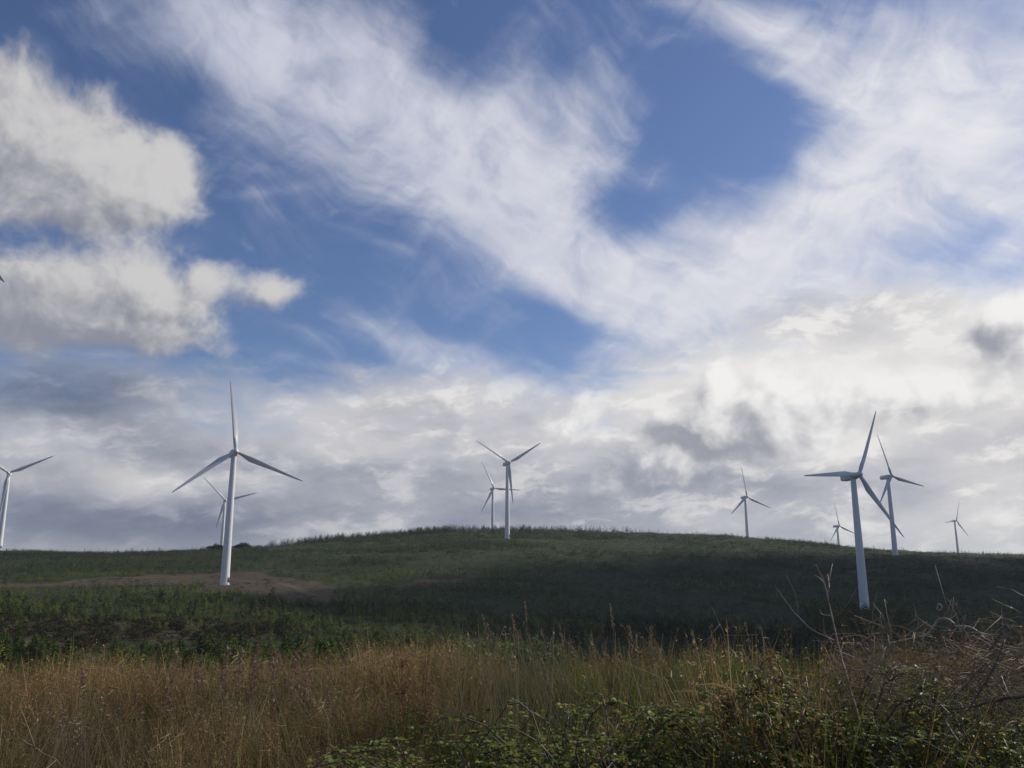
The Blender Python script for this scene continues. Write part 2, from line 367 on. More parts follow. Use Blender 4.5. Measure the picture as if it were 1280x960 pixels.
DG = np.concatenate([np.arange(0, 130, 2.5), np.arange(130, 1000, 6), np.arange(1000, 9600, 60)])
_tab = np.array([np.interp(DG, *zip(*c[1])) for c in _cols])
def _sm(row):                                    # smooth along distance
    out = row.copy()
    for i in range(len(row)):
        w = 1 if DG[i] < 130 else (4 if DG[i] < 1000 else 3)
        out[i] = row[max(0, i-w):i+w+1].mean() if DG[i] > 5 else row[i]
    return out
_tab = np.array([_sm(r) for r in _tab]); _az = np.array([c[0] for c in _cols])
AZG = np.arange(-60, 61, .5); _tz = np.array([np.interp(AZG, _az, _tab[:, j]) for j in range(len(DG))])
_k = np.exp(-np.linspace(-2, 2, 9)**2); _k /= _k.sum()
_tz = np.array([np.convolve(np.pad(r, 4, 'edge'), _k, 'valid') for r in _tz])
def terrain(x, y, rough=True):
    x = np.asarray(x, float); y = np.asarray(y, float)
    D = np.hypot(x, y); az = np.clip(np.degrees(np.arctan2(x, y)), -59.9, 59.9)
    i = np.clip(np.searchsorted(DG, D)-1, 0, len(DG)-2); f = np.clip((D-DG[i])/(DG[i+1]-DG[i]), 0, 1)
    a = (az-AZG[0])/.5; j = np.clip(np.floor(a).astype(int), 0, len(AZG)-2); g = a-j
    z = (_tz[i, j]*(1-g)+_tz[i, j+1]*g)*(1-f) + (_tz[i+1, j]*(1-g)+_tz[i+1, j+1]*g)*f
    for k, h, *_ in TURB:
        zb = h[2]-HUBH; r = np.hypot(x-h[0], y-h[1])
        if k == 'N': w = np.exp(-(r/16)**2)
        else: w = np.exp(-(r/(26 if k in ('L1', 'C', 'R1', 'R2') else 60))**2)
        z = z + (zb - z)*w*(1 if k in ('C', 'L1', 'R1', 'R2', 'N') else np.clip((D-600)/150, 0, 1))
    if rough:
        amp = np.clip((D-20)/120, 0, 1)
        z = z + amp*(fbm(x, y, 60, 4, 3)*2.2 + fbm(x, y, 14, 3, 9)*.7) * np.clip(1-(D-600)/200, .35, 1) + fbm(x, y, 1.1, 3, 5)*.09
    return z
def at(X, Y, Dmin=20, Dmax=900):
    r = ray(X, Y); D = np.arange(Dmin, Dmax, 1.5)
    g = terrain(r[0]*D, r[1]*D, False) - r[2]*D
    k = np.nonzero(g > 0)[0]; d = D[k[0]] if len(k) else 700.0
    return np.array([r[0]*d, r[1]*d])

def inpoly(X, Y, poly):
    c = np.zeros(np.shape(X), bool); n = len(poly)
    for i in range(n):
        x1, y1 = poly[i]; x2, y2 = poly[(i+1) % n]
        t = ((y1 > Y) != (y2 > Y)) & (X < (x2-x1)*(Y-y1)/((y2-y1) if y2 != y1 else 1e-9)+x1); c ^= t
    return c
def segd(X, Y, pts):
    b = np.full(np.shape(X), 1e9)
    for (x1, y1), (x2, y2) in zip(pts[:-1], pts[1:]):
        dx, dy = x2-x1, y2-y1; t = np.clip(((X-x1)*dx+(Y-y1)*dy)/(dx*dx+dy*dy), 0, 1)
        b = np.minimum(b, np.hypot(X-x1-t*dx, Y-y1-t*dy))
    return b
# ground-cover regions of the real hillside, as outlines on the terrain
def outline(pts): return [tuple(at(*p)) for p in pts]
ZB = [outline(p) for p in (
    [(-150, 733), (60, 727), (160, 722), (230, 719), (300, 716), (360, 722), (425, 737), (420, 755), (370, 757), (300, 742), (240, 736), (150, 732), (60, 737), (-150, 743)],
    [(510, 722), (560, 722), (620, 712), (560, 731), (480, 733)])]
ZS = [outline(p) for p in ([(-60, 806), (50, 806), (66, 814), (50, 824), (-60, 826)], [(1190, 690+6), (1250, 700), (1235, 706), (1180, 702)])]
ZH = [outline(p) for p in ([(-200, 774), (100, 776), (240, 782), (330, 786), (400, 794), (300, 806), (120, 806), (60, 830), (-200, 830)],)]
TRK = [outline(p) for p in ([(-60, 735), (60, 731), (130, 722), (250, 722)], [(150, 697), (300, 693.5), (430, 689), (470, 690)], [(280, 724), (345, 730), (400, 745)], [(400, 676), (520, 669), (640, 675), (760, 676)], [(520, 726), (600, 727), (700, 735)], [(960, 684), (1100, 700), (1280, 706)])]
def zones(x, y):
    jx = x + fbm(x, y, 22, 3, 31)*22; jy = y + fbm(x, y, 22, 3, 57)*40
    b = np.zeros(np.shape(x), bool); s = b.copy(); h = b.copy()
    for p in ZB: b |= inpoly(jx, jy, p)
    for p in ZS: s |= inpoly(jx, jy, p)
    for p in ZH: h |= inpoly(jx, jy, p)
    t = np.min([segd(x+fbm(x, y, 40, 2, 2)*8, y+fbm(x, y, 40, 2, 8)*8, p) for p in TRK], axis=0) < 3.3
    return b, s, h, t

# ground sheet: one polar sheet out to the horizon
rings = np.concatenate([np.array([.02, 1, 2, 3, 4, 5]), np.arange(5.5, 16, .5), np.arange(16, 60, 2), np.arange(60, 140, 4), np.arange(140, 860, 3.5), np.arange(860, 1700, 40), np.geomspace(1700, 9400, 24)])
azs = np.concatenate([np.arange(-180, -52, 4), np.arange(-52, 52, .22), np.arange(52, 180, 4)])
RR, AA = np.meshgrid(rings, np.radians(azs), indexing='ij'); gx, gy = RR*np.sin(AA), RR*np.cos(AA)
gz = terrain(gx, gy) + EYE
nr, na = RR.shape; idx = np.arange(nr*na).reshape(nr, na)
nxt = np.roll(idx, -1, 1)
F = np.stack([idx[:-1], nxt[:-1], nxt[1:], idx[1:]], -1).reshape(-1, 4)[:, ::-1]
zb, zs, zh, zt = zones(gx.ravel(), gy.ravel())
cov = np.stack([zb.astype(float), zs + .6*zt, zh.astype(float)], -1)
c3 = cov.reshape(nr, na, 3)
for _ in range(1):
    c3 = (c3 + np.roll(c3, 1, 0) + np.roll(c3, -1, 0) + np.roll(c3, 1, 1) + np.roll(c3, -1, 1))/5
def ground_mat():
    m = bpy.data.materials.new('moorland_ground'); m.use_nodes = True; T = NT(m.node_tree); T.n.clear()
    out = T.node('ShaderNodeOutputMaterial'); p = T.node('ShaderNodeBsdfPrincipled'); T.l.new(p.outputs[0], out.inputs[0])
    at_ = T.node('ShaderNodeAttribute', attribute_name='tint'); s = T.node('ShaderNodeSeparateColor'); T.l.new(at_.outputs['Color'], s.inputs[0])
    tc = T.node('ShaderNodeTexCoord'); o = tc.outputs['Object']
    n1 = T.noise(o, .03, 6, .6); n2 = T.noise(o, .25, 6, .65); n3 = T.noise(o, 2.5, 5, .7)
    c = T.mix(T.sstep(n1, .35, .62), (.026, .042, .014, 1), (.042, .050, .019, 1))
    c = T.mix(T.sstep(n2, .52, .75), c, (.082, .066, .036, 1))
    c = T.mix(T.sstep(n2, .44, .30), c, (.024, .034, .016, 1))
    br = T.mix(T.sstep(n2, .35, .6), (.098, .070, .044, 1), (.058, .048, .030, 1)); br = T.mix(T.sstep(n3, .55, .75), br, (.17, .12, .085, 1))
    hh = T.mix(T.sstep(n2, .35, .6), (.040, .036, .020, 1), (.070, .052, .032, 1))
    c = T.mix(T.sstep(T.add(s.outputs[2], T.mul(T.m('SUBTRACT', n2, .5), .9)), .35, .65), c, hh)
    c = T.mix(T.sstep(T.add(s.outputs[0], T.mul(T.m('SUBTRACT', n2, .5), 1.2)), .35, .65), c, br)
    c = T.mix(T.sstep(T.add(s.outputs[1], T.mul(T.m('SUBTRACT', n2, .5), .8)), .3, .7), c, (.125, .092, .050, 1))
    T.put(p.inputs['Base Color'], c); p.inputs['Roughness'].default_value = .95; p.inputs['Specular IOR Level'].default_value = .1
    bp = T.node('ShaderNodeBump'); bp.inputs[0].default_value = .8; bp.inputs[1].default_value = .5; T.l.new(T.add(n2, T.mul(n3, .3)), bp.inputs['Height']); T.l.new(bp.outputs[0], p.inputs['Normal'])
    return m
V = np.stack([gx, gy, gz], -1).reshape(-1, 3)
g_o = link('ground', mesh_np('ground', V, F, c3.reshape(-1, 3), True), ground_mat()); tag(g_o, kind='structure')

# ------------------------------------------------------------------ the cloud that shades the right-hand hillside (beyond the right of the picture, towards the sun)
def build_cloud():
    Hc = 820.0
    poly = [at(505, 752), at(530, 736), at(600, 726), at(662, 708), at(745, 695), at(880, 693), at(1000, 688), at(1100, 692), at(1280, 698)]
    poly += [np.array([620., 700]), np.array([700., 300]), np.array([300., 110]), np.array([60., 120]), at(770, 800), at(640, 781)]
    poly = [(p[0]+SUN[0]*q_, p[1]+SUN[1]*q_) for p in poly for q_ in [(Hc-float(terrain(np.array([p[0]]), np.array([p[1]]))[0]))/SUN[2]]]; P = np.array(poly)
    x0, y0 = P.min(0)-90; x1, y1 = P.max(0)+90; st = 9.0
    xs = np.arange(x0, x1, st); ys = np.arange(y0, y1, st); X, Y = np.meshgrid(xs, ys, indexing='ij')
    d = segd(X, Y, poly + [poly[0]]); sd = np.where(inpoly(X, Y, poly), d, -d)
    sd = sd + 22 + fbm(X, Y, 70, 5, 77)*55
    ok = sd > 0
    th = np.sqrt(np.clip(sd, 0, 200))*9*(1 + fbm(X, Y, 60, 4, 5)*1.2)
    top = Hc + th*.75; bot = Hc - th*.12
    n, m = X.shape; I = np.arange(n*m).reshape(n, m)
    okc = ok[:-1, :-1] & ok[1:, :-1] & ok[1:, 1:] & ok[:-1, 1:]
    q = np.stack([I[:-1, :-1], I[1:, :-1], I[1:, 1:], I[:-1, 1:]], -1)[okc]
    V = np.concatenate([np.stack([X, Y, top], -1).reshape(-1, 3), np.stack([X, Y, bot], -1).reshape(-1, 3)])
    Fa = np.concatenate([q, q[:, ::-1]+n*m])
    used = np.unique(Fa); mp = np.full(len(V), -1); mp[used] = np.arange(len(used)); V = V[used]; Fa = mp[Fa]; thin = np.clip(np.concatenate([sd.ravel(), sd.ravel()])/85, 0, 1)[used]
    m_ = bpy.data.materials.new('cloud'); m_.use_nodes = True; T = NT(m_.node_tree); T.n.clear()
    out = T.node('ShaderNodeOutputMaterial'); df = T.node('ShaderNodeBsdfDiffuse'); df.inputs[0].default_value = (.85, .85, .87, 1)
    tr = T.node('ShaderNodeBsdfTransparent'); mx = T.node('ShaderNodeMixShader')
    tc = T.node('ShaderNodeTexCoord'); n1 = T.noise(tc.outputs['Object'], .02, 6, .7)
    at_ = T.node('ShaderNodeAttribute', attribute_name='tint'); T.put(mx.inputs[0], T.mul(T.sstep(n1, .30, .60, .72, .92), T.sstep(at_.outputs['Fac'], 0, 1))); T.l.new(tr.outputs[0], mx.inputs[1]); T.l.new(df.outputs[0], mx.inputs[2]); T.l.new(mx.outputs[0], out.inputs[0])
    V[:, 2] += EYE
    o = link('cloud', mesh_np('cloud', V, Fa, np.repeat(thin[:, None], 3, 1), True), m_); tag(o, kind='structure')
build_cloud()

# ------------------------------------------------------------------ haze: the moist air over the moor
def build_haze():
    g = G(); top = 142.0; bot = -95.0
    box(g, (0, 0, (top+bot)/2), (19200, 19200, top-bot))
    m = bpy.data.materials.new('haze'); m.use_nodes = True; T = NT(m.node_tree); T.n.clear()
    out = T.node('ShaderNodeOutputMaterial'); v = T.node('ShaderNodeVolumePrincipled'); v.inputs['Color'].default_value = (.82, .88, .90, 1)
    v.inputs['Density'].default_value = 1.0e-4; v.inputs['Anisotropy'].default_value = .35
    T.l.new(v.outputs[0], out.inputs['Volume'])
    o = link('haze', g.mesh('haze'), m); tag(o, kind='stuff')
build_haze()

# ------------------------------------------------------------------ wind turbines
M_white = plain_mat('turbine_paint', (.80, .80, .80), .38, .10, .25)
M_blade = plain_mat('blade_gelcoat', (.68, .69, .70), .34, .08, .2)
M_dark = plain_mat('dark_door_paint', (.05, .06, .06), .5, .2)
M_conc = plain_mat('foundation_concrete', (.35, .33, .30), .9, .25, 1.5)
def lathe(g, prof, n=40, t=(1, 1, 1)):
    th = np.arange(n)*2*np.pi/n; V = np.concatenate([np.stack([r*np.cos(th), r*np.sin(th), np.full(n, z)], -1) for r, z in prof]); F = []
    for i in range(len(prof)-1):
        for j in range(n): k = (j+1) % n; F.append((i*n+j, i*n+k, (i+1)*n+k, (i+1)*n+j))
    g.add(V, F, t)
def blade_mesh():
    g = G(); n = 20; V = []
    S = [0, .02, .05, .09, .14, .20, .27, .35, .45, .55, .65, .75, .84, .91, .96, .985, 1.0]
    for s in S:
        ch = np.interp(s, [0, .04, .1, .2, .3, .5, .7, .9, .97, 1], [1.55, 1.55, 2.0, 2.75, 2.45, 1.85, 1.35, .85, .55, .12])
        rd = np.interp(s, [0, .04, .13, .2, 1], [1, 1, .35, 0, 0])
        th_ = np.interp(s, [0, .04, .2, .5, 1], [1, 1, .26, .2, .13])
        tw = R(np.interp(s, [0, .15, .3, .6, 1], [16, 15, 9, 3, -1])) + R(6)
        cone = s*s*0.5*0
        a = np.arange(n)*2*np.pi/n
        xc = .5*(1-np.cos(a))
        yt = 5*1.0*(.2969*np.sqrt(np.clip(xc, 0, 1))-.1260*xc-.3516*xc**2+.2843*xc**3-.1036*xc**4)
        xa = (xc-.30)*ch; ya = np.sign(np.sin(a))*yt*th_*ch
        xr = -np.cos(a)*ch/2; yr = np.sin(a)*ch/2
        x = xa*(1-rd)+xr*rd; y = ya*(1-rd)+yr*rd
        c, s_ = math.cos(tw), math.sin(tw)
        bend = -s*s*.9*0 - .0
        V.append(np.stack([x*c-y*s_, x*s_+y*c+bend, np.full(n, .9+s*(BL-.9))], -1))
    V = np.concatenate(V); F = []
    for i in range(len(S)-1):
        for j in range(n): k = (j+1) % n; F.append((i*n+j, (i+1)*n+j, (i+1)*n+k, i*n+k))
    g.add(V, F); e = (len(S)-1)*n
    g.add(V[e:e+n], [(0, j, j+1) for j in range(1, n-1)])
    return g.mesh('blade', True)
def make_turbine():
    root = empty('wind_turbine')
    g = G()
    prof = [(2.1, -.6), (2.1, .05), (2.06, .06)]
    zt_ = HUBH-1.55
    lathe(g, prof[:2]); prof = [(2.0-.85*s, max(zt_*s, .06)) for s in np.linspace(0, 1, 13)]
    lathe(g, prof)
    for a in (1, 2): z1 = zt_*a/3; r = 2.0-.85*a/3; lathe(g, [(r-.02, z1-.08), (r+.03, z1-.07), (r+.03, z1+.07), (r-.02, z1+.08)])
    lathe(g, [(1.13, zt_), (1.25, zt_+.02)]); lathe(g, [(1.25, zt_+.02), (1.25, zt_+.25)])
    tower = link('tower', g.mesh('tower', True), M_white, root)
    g = G(); box(g, (1.98, -.35, 2.3), (.16, .95, 2.1), rz=-.17); door = link('door', g.mesh('door'), M_dark, tower); door.rotation_euler = (0, 0, R(52))
    g = G(); lathe(g, [(3.2, -.5), (3.2, .10), (3.0, .16), (2.13, .17)], 32); link('foundation', g.mesh('foundation'), M_conc, root)
    g = G()
    for k in range(6): box(g, (2.55+.26*k*.9, -.45-.04*k, 1.15-.2*k), (.26, 1.0, .06), rz=-.17)
    for s in (-.5, .5):
        tube(g, [(2.4, -.40+s, 2.2), (4.0, -.66+s, 1.0)], .03, 5); tube(g, [(2.4, -.40+s, 1.2), (2.4, -.4+s, 2.2)], .03, 5); tube(g, [(4.0, -.66+s, .0), (4.0, -.66+s, 1.0)], .03, 5)
    steps = link('steps', g.mesh('steps'), M_dark, root); steps.rotation_euler = (0, 0, R(52))
    # nacelle: +X local points to the rotor
    nac = empty('x'); bpy.data.objects.remove(nac)
    g = G(); secs = [(-6.6, .75, .85, .15), (-6.3, 1.15, 1.2, .1), (-4.5, 1.45, 1.5, .05), (-1, 1.5, 1.55, 0), (1.2, 1.45, 1.5, 0), (2.3, 1.15, 1.2, 0), (2.55, .95, 1.0, 0)]
    n = 20; V = []
    for x, hy, hz, dz in secs:
        a = np.arange(n)*2*np.pi/n; e = .42
        V.append(np.stack([np.full(n, x), hy*np.sign(np.cos(a))*np.abs(np.cos(a))**e, dz+hz*np.sign(np.sin(a))*np.abs(np.sin(a))**e], -1))
    V = np.concatenate(V); F = [(i*n+j, i*n+(j+1) % n, (i+1)*n+(j+1) % n, (i+1)*n+j) for i in range(len(secs)-1) for j in range(n)]
    g.add(V, F); g.add(V[:n], [(0, j+1, j) for j in range(1, n-1)]); g.add(V[-n:], [(0, j, j+1) for j in range(1, n-1)])
    nacelle = link('nacelle', g.mesh('nacelle'), M_white, root); nacelle.location = (0, 0, HUBH); nacelle.rotation_euler = (0, -R(5), 0)
    g = G(); tube(g, [(-5.6, .5, 1.3), (-5.6, .5, 2.7)], .05, 5); tube(g, [(-5.6, -.5, 1.3), (-5.6, -.5, 2.5)], .05, 5); box(g, (-5.6, .5, 2.75), (.5, .12, .12)); box(g, (-5.6, 0, 2.3), (.06, 1.1, .06))
    link('weather_mast', g.mesh('weather_mast'), M_dark, nacelle)
    g = G(); secs = [(2.56, 1.0), (2.7, 1.25), (3.6, 1.35), (4.3, 1.2), (4.9, .85), (5.3, .4), (5.42, .0)]
    n = 24; a = np.arange(n)*2*np.pi/n; OX = 3.6
    V = np.concatenate([np.stack([np.full(n, x-OX), r*np.cos(a), r*np.sin(a)], -1) for x, r in secs])
    g.add(V, [(i*n+j, i*n+(j+1) % n, (i+1)*n+(j+1) % n, (i+1)*n+j) for i in range(len(secs)-1) for j in range(n)])
    hub = link('hub', g.mesh('hub', True), M_white, root)
    bm = blade_mesh()
    for k in range(3):
        b = link('blade', bm, M_blade, hub)
    return root, OX
from mathutils import Matrix, Vector, Euler
proto, OX = make_turbine()
def pose_turbine(root, h, yaw, phi):
    # local +X of the root is the rotor direction: world direction (sin yaw, -cos yaw)
    tilt = R(5)
    rz = math.atan2(-math.cos(yaw), math.sin(yaw)); root.rotation_euler = (0, 0, rz)
    fwd = Vector((math.cos(rz), math.sin(rz), 0))
    hubw = Vector(h); base = hubw - fwd*OX*math.cos(tilt)
    root.location = (base.x, base.y, h[2]-HUBH - OX*math.sin(tilt)*0 + EYE)
    hub = [c for c in root.children if c.name.split('.')[0] == 'hub'][0]
    hub.location = (OX*math.cos(tilt), 0, HUBH + OX*math.sin(tilt))
    hub.rotation_euler = Euler((0, -tilt, 0)).to_matrix().to_4x4().to_euler()
    # phase: clockwise as seen from the front; seen from the front local +Y is to the right
    for k, b in enumerate(hub.children):
        a = phi + k*2*math.pi/3
        # blade mesh: length +Z, chord X, thickness Y -> rotor axis is X: turn chord into the rotor plane
        M = Matrix.Rotation(-a, 4, 'X') @ Matrix.Rotation(R(3), 4, 'Y') @ Matrix.Rotation(R(90), 4, 'Z')
        b.rotation_mode = 'XYZ'; b.rotation_euler = M.to_euler()
for i, (k, h, yaw, phi, lab) in enumerate(TURB):
    o = proto if i == 0 else copy_tree(proto)
    pose_turbine(o, h, R(yaw), R(phi)); tag(o, lab, 'wind turbine', 'wind turbines of the hilltop wind farm')

#@@VEG
# ------------------------------------------------------------------ hillside planting: young spruces, scrub, ridge trees
M_spruce = leaf_mat('spruce_foliage', trans=.12, rough=.8, spec=.15)
M_scrub = leaf_mat('scrub_foliage', trans=.15, rough=.85, spec=.1)
M_bark = bark_mat('spruce_bark', (.07, .05, .035), (.13, .10, .075))
def spruce_proto(nb, seed, whorl=True, near=False):
    r = np.random.default_rng(seed); g = G(); lean = r.normal(0, .03, 2)
    for i in range(nb):
        t = (i+r.random())/nb; t = t**.85
        z = .04+.93*t; L = (.33*(1-t)**.75+.03)*(.65+.6*r.random()); a = r.random()*6.283
        if near: z = .04+.93*(round(t*14)/14)+r.normal(0, .008)
        dr = np.array([math.cos(a), math.sin(a), 0]); tn = np.array([-dr[1], dr[0], 0]); w = L*(.34 if near else .58)+.018
        dz = L*(.18+.35*t)*(1 if near else .6)
        b = np.array([lean[0]*z, lean[1]*z, z]); tip = b+dr*L+np.array([0, 0, dz]); mid = b+dr*L*.5+np.array([0, 0, dz*.25-.02])
        sh = .75+.5*r.random(); tc = np.array([sh, sh, sh*.9])
        g.add([b, mid+tn*w*.5, tip, mid-tn*w*.5+np.array([0, 0, -.02])], [(0, 1, 2), (0, 2, 3)], tc)
        if near:
            for k in range(5):
                q = b+(tip-b)*(.25+.75*r.random()); s = tn*(1 if k % 2 else -1)*w*(.5+.6*r.random())+dr*w*.35+np.array([0, 0, r.normal(0, .02)])
                g.add([q, q+s, q+s*.6+np.array([0, 0, -.025])], [(0, 1, 2)], tc*(.8+.4*r.random()))
    g.add([(lean[0]-.012, lean[1], .9), (lean[0]+.012, lean[1], .9), (lean[0]*1.05, lean[1]*1.05, 1.05)], [(0, 1, 2)], (1.1, 1.1, .9))
    return g.arr()
def scrub_proto(nl, seed, lumps=5):
    r = np.random.default_rng(seed); g = G()
    C = r.normal(0, .28, (lumps, 3)); C[:, 2] = .30+.28*r.random(lumps); S = .25+.25*r.random(lumps)
    for i in range(nl):
        k = r.integers(lumps); d = r.normal(0, 1, 3); d /= np.linalg.norm(d); d[2] = abs(d[2])*1.1-.25
        p = C[k]+d*S[k]*(.8+.3*r.random()); p[2] = max(p[2], .02)
        s = .075 if nl > 150 else .13
        a = r.normal(0, s, 3); b = r.normal(0, s, 3); sh = .6+.8*r.random()
        g.add([p, p+a, p+b], [(0, 1, 2)], (sh, sh, sh*.9))
    return g.arr()
SP_far = [spruce_proto(16, s) for s in (1, 2, 3, 4)]
SP_mid = [spruce_proto(42, s) for s in (5, 6, 7, 8)]
SC_far = [scrub_proto(30, s) for s in (11, 12, 13, 14)]
VR = np.array([[0, 846], [100, 852], [200, 846], [300, 842], [400, 838], [480, 822], [560, 800], [620, 786], [700, 788], [760, 790], [850, 797], [920, 802], [1000, 802], [1050, 800], [1100, 796], [1180, 794], [1280, 796]], float)
def planting():
    N = 270000
    D = np.sqrt(rng.random(N)*(830**2-95**2)+95**2); az = rng.uniform(-37, 41, N)
    x, y = D*np.sin(np.radians(az)), D*np.cos(np.radians(az))
    zb, zs, zh, zt = zones(x, y); z = terrain(x, y); X, Y = proj(np.stack([x, y, z], -1))
    lump = fbm(x, y, 38, 3, 21); fine = fbm(x, y, 9, 2, 66); band = fbm(x*.35, y, 16, 3, 91)
    # spruces
    dens = np.clip(.60+lump*1.6+fine*.6+band*1.6, .03, 1)
    dens = np.where(D > 560, dens*.75, dens)
    dens = np.where((X > 420) & (D > 470), dens*np.where(fine+lump > .02, 1.15, .35), dens)
    dens = np.where((X > 780) & (D > 560), dens*.6, dens)
    dens[zb | zs] = 0; dens[zt] = .0; dens[zh] *= .16
    crest = np.interp(X, [360, 560, 640, 800], [672, 655, 720, 730])
    ridge = (X > 335) & (X < 800) & (D > np.interp(X, [335, 420, 560, 640, 800], [622, 660, 688, 700, 705])) & (D < np.interp(X, [335, 420, 560, 640, 800], [655, 700, 735, 745, 750]))
    dens[ridge] = np.clip(.75+1.5*lump[ridge], 0, 1)*np.interp(X[ridge], [335, 420, 600, 640, 700, 800], [.5, 1, 1, .5, .38, .08])
    leftr = (X < 335) & (D > 560) & (D < 640); dens[leftr] = .55
    belt = (X > 760) & (D > 165) & (D < 300); dens[belt] = .95
    front = (X < 700) & (D > 112) & (D < 190) & ((X > 110) | (fine > .04)); dens[front] = np.where(lump[front]+fine[front]*.8 > -.07, .55, .05)
    for k, h, *_ in TURB:
        rr = np.hypot(x-h[0], y-h[1]); dens[rr < (4 if k == 'R1' else 9)] = 0
    dens[(np.abs(X-1075) < 70) & (D > 335) & (D < 384)] = 1.2
    keep = rng.random(N) < dens*np.where(dens > .8, .5, np.where(D > 450, .48, .44))
    h = (1.3+1.3*rng.random(N)**1.3)*np.where(D < 420, 1.25, 1.0)*(1+lump*.5)
    h = np.where((X > 430) & (D > 470), h*np.where(fine+lump > .05, 1.25, .62), h)
    h = np.where(ridge, 2.2+4.2*rng.random(N)**2.2, h); h = np.where(leftr, 1.2+1.6*rng.random(N), h)
    h = np.where(belt, 3.4+2.8*rng.random(N), h); h = np.where(front, 3.6+3.4*rng.random(N)**1.2, h); nr1 = (np.abs(X-1075) < 60) & (D > 335) & (D < 385); h = np.where(nr1, 3.4+1.6*rng.random(N), h); colr_n = nr1
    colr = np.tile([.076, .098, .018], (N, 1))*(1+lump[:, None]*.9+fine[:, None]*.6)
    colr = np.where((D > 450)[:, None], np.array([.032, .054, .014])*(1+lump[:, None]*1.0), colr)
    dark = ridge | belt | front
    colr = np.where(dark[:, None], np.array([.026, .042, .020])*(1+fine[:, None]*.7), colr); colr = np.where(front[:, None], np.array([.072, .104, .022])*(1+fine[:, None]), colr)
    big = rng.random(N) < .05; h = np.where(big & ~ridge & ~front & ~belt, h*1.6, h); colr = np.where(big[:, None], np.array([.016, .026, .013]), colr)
    colr = colr*(1+np.clip(band, -.4, .4)[:, None]*np.array([1.3, .9, .9])); colr = np.clip(colr*(.45+1.1*rng.random((N, 1)))*(1+rng.normal(0, .07, (N, 3))), .006, .3)
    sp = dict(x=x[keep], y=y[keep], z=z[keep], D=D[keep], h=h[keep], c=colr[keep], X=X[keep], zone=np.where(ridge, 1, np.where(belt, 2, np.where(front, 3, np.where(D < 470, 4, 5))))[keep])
    # scrub
    ds = np.where(zh, .85, .22)+np.clip(fine, 0, 1)*.6-np.clip(band, -.3, .2); ds[zb] = .17; ds[zs] = .10; ds[zt] = 0
    ds = np.where((X > 420) & (D > 440) & ~ridge & ~zb, .5, ds); ds[belt | front] = .1
    ks = (rng.random(N) < ds*.26) & ~keep
    for k, hh, *_ in TURB: ks &= np.hypot(x-hh[0], y-hh[1]) > 7
    hs = (.6+1.0*rng.random(N)**1.6)*(1+np.clip(lump, -.3, .5)); hs = np.where(zh, hs*1.8, hs)
    cs = np.where((rng.random(N) < .55)[:, None], [[.054, .046, .022]], [[.036, .048, .018]]); cs = np.where((zh & (fine > .05))[:, None], [[.080, .056, .030]], cs)
    cs = np.clip(cs*(.5+1.0*rng.random((N, 1))), .006, .4)
    sc = dict(x=x[ks], y=y[ks], z=z[ks], D=D[ks], h=hs[ks], c=cs[ks], X=X[ks])
    return sp, sc
SPR, SCR = planting()
# dark clump on the skyline by the left turbine, and the gappy row of small trees on the right skyline
ex = []
for X_ in np.concatenate([np.linspace(261, 276, 8), np.linspace(294, 309, 9)]):
    D_ = 632; r_ = ray(X_, 690); ex.append((r_[0]*D_, r_[1]*D_, 2.2+rng.random()**.9*3.4))
ex = np.array(ex); SCX = dict(x=ex[:, 0], y=ex[:, 1], z=terrain(ex[:, 0], ex[:, 1]), D=np.full(len(ex), 632.), h=ex[:, 2], c=np.tile([.020, .030, .016], (len(ex), 1)), X=np.zeros(len(ex)))
e2 = []
for X_ in np.concatenate([np.linspace(1172, 1262, 46), rng.uniform(1000, 1280, 20)]):
    D_ = 780+rng.normal(0, 4); r_ = ray(X_+rng.normal(0, 1), 690); e2.append((r_[0]*D_, r_[1]*D_, 1.6+rng.random()*1.8))
e2 = np.array(e2); z2 = terrain(e2[:, 0], e2[:, 1])
for k, v in (('x', e2[:, 0]), ('y', e2[:, 1]), ('z', z2), ('D', np.full(len(e2), 780.)), ('h', e2[:, 2]), ('c', np.tile([.024, .038, .020], (len(e2), 1))), ('X', np.full(len(e2), 1200.)), ('zone', np.full(len(e2), 6))):
    SPR[k] = np.concatenate([SPR[k], v])
def visible_score(S):
    Xt, Yt = proj(np.stack([S['x'], S['y'], S['z']+S['h']], -1))
    vis = (Xt > 4) & (Xt < 1276) & (Yt < np.interp(Xt, VR[:, 0], VR[:, 1])-6)
    return np.where(vis, S['h']/S['D'], 0)
def single(name, protos, mat, trunk, S, ids, lab):
    crowns = [mesh_np(name+'_crown', *p) for p in protos]
    for c in crowns: c.materials.append(mat)
    tk = None
    if trunk:
        g = G(); tube(g, [(0, 0, -.06), (0, 0, .3), (0, 0, .7), (0, 0, .97)], [.028, .022, .012, .003], 7); tk = g.mesh('trunk', True); tk.materials.append(M_bark)
    else:
        g = G()
        for a in range(5): tube(g, [(0, 0, -.08), (.1*math.cos(a*1.3), .1*math.sin(a*1.3), .2), (.25*math.cos(a*1.3+.3), .25*math.sin(a*1.3+.3), .5)], [.02, .014, .005], 5)
        tk = g.mesh('stem', True); tk.materials.append(M_bark)
    for n, i in enumerate(ids):
        o = bpy.data.objects.new(name, None); COL.objects.link(o)
        o.location = (S['x'][i], S['y'][i], S['z'][i]+EYE-.03); h = S['h'][i]; o.scale = (h, h, h); o.rotation_euler = (0, 0, rng.random()*6.28)
        c = bpy.data.objects.new('crown' if trunk else 'foliage', crowns[n % len(crowns)]); COL.objects.link(c); c.parent = o
        t = bpy.data.objects.new('trunk' if trunk else 'stem', tk); COL.objects.link(t); t.parent = o
        l = lab(i); tag(o, l[0], l[1], l[2])
SPN = [spruce_proto(95, s, near=True) for s in (31, 32, 33, 34, 35)]
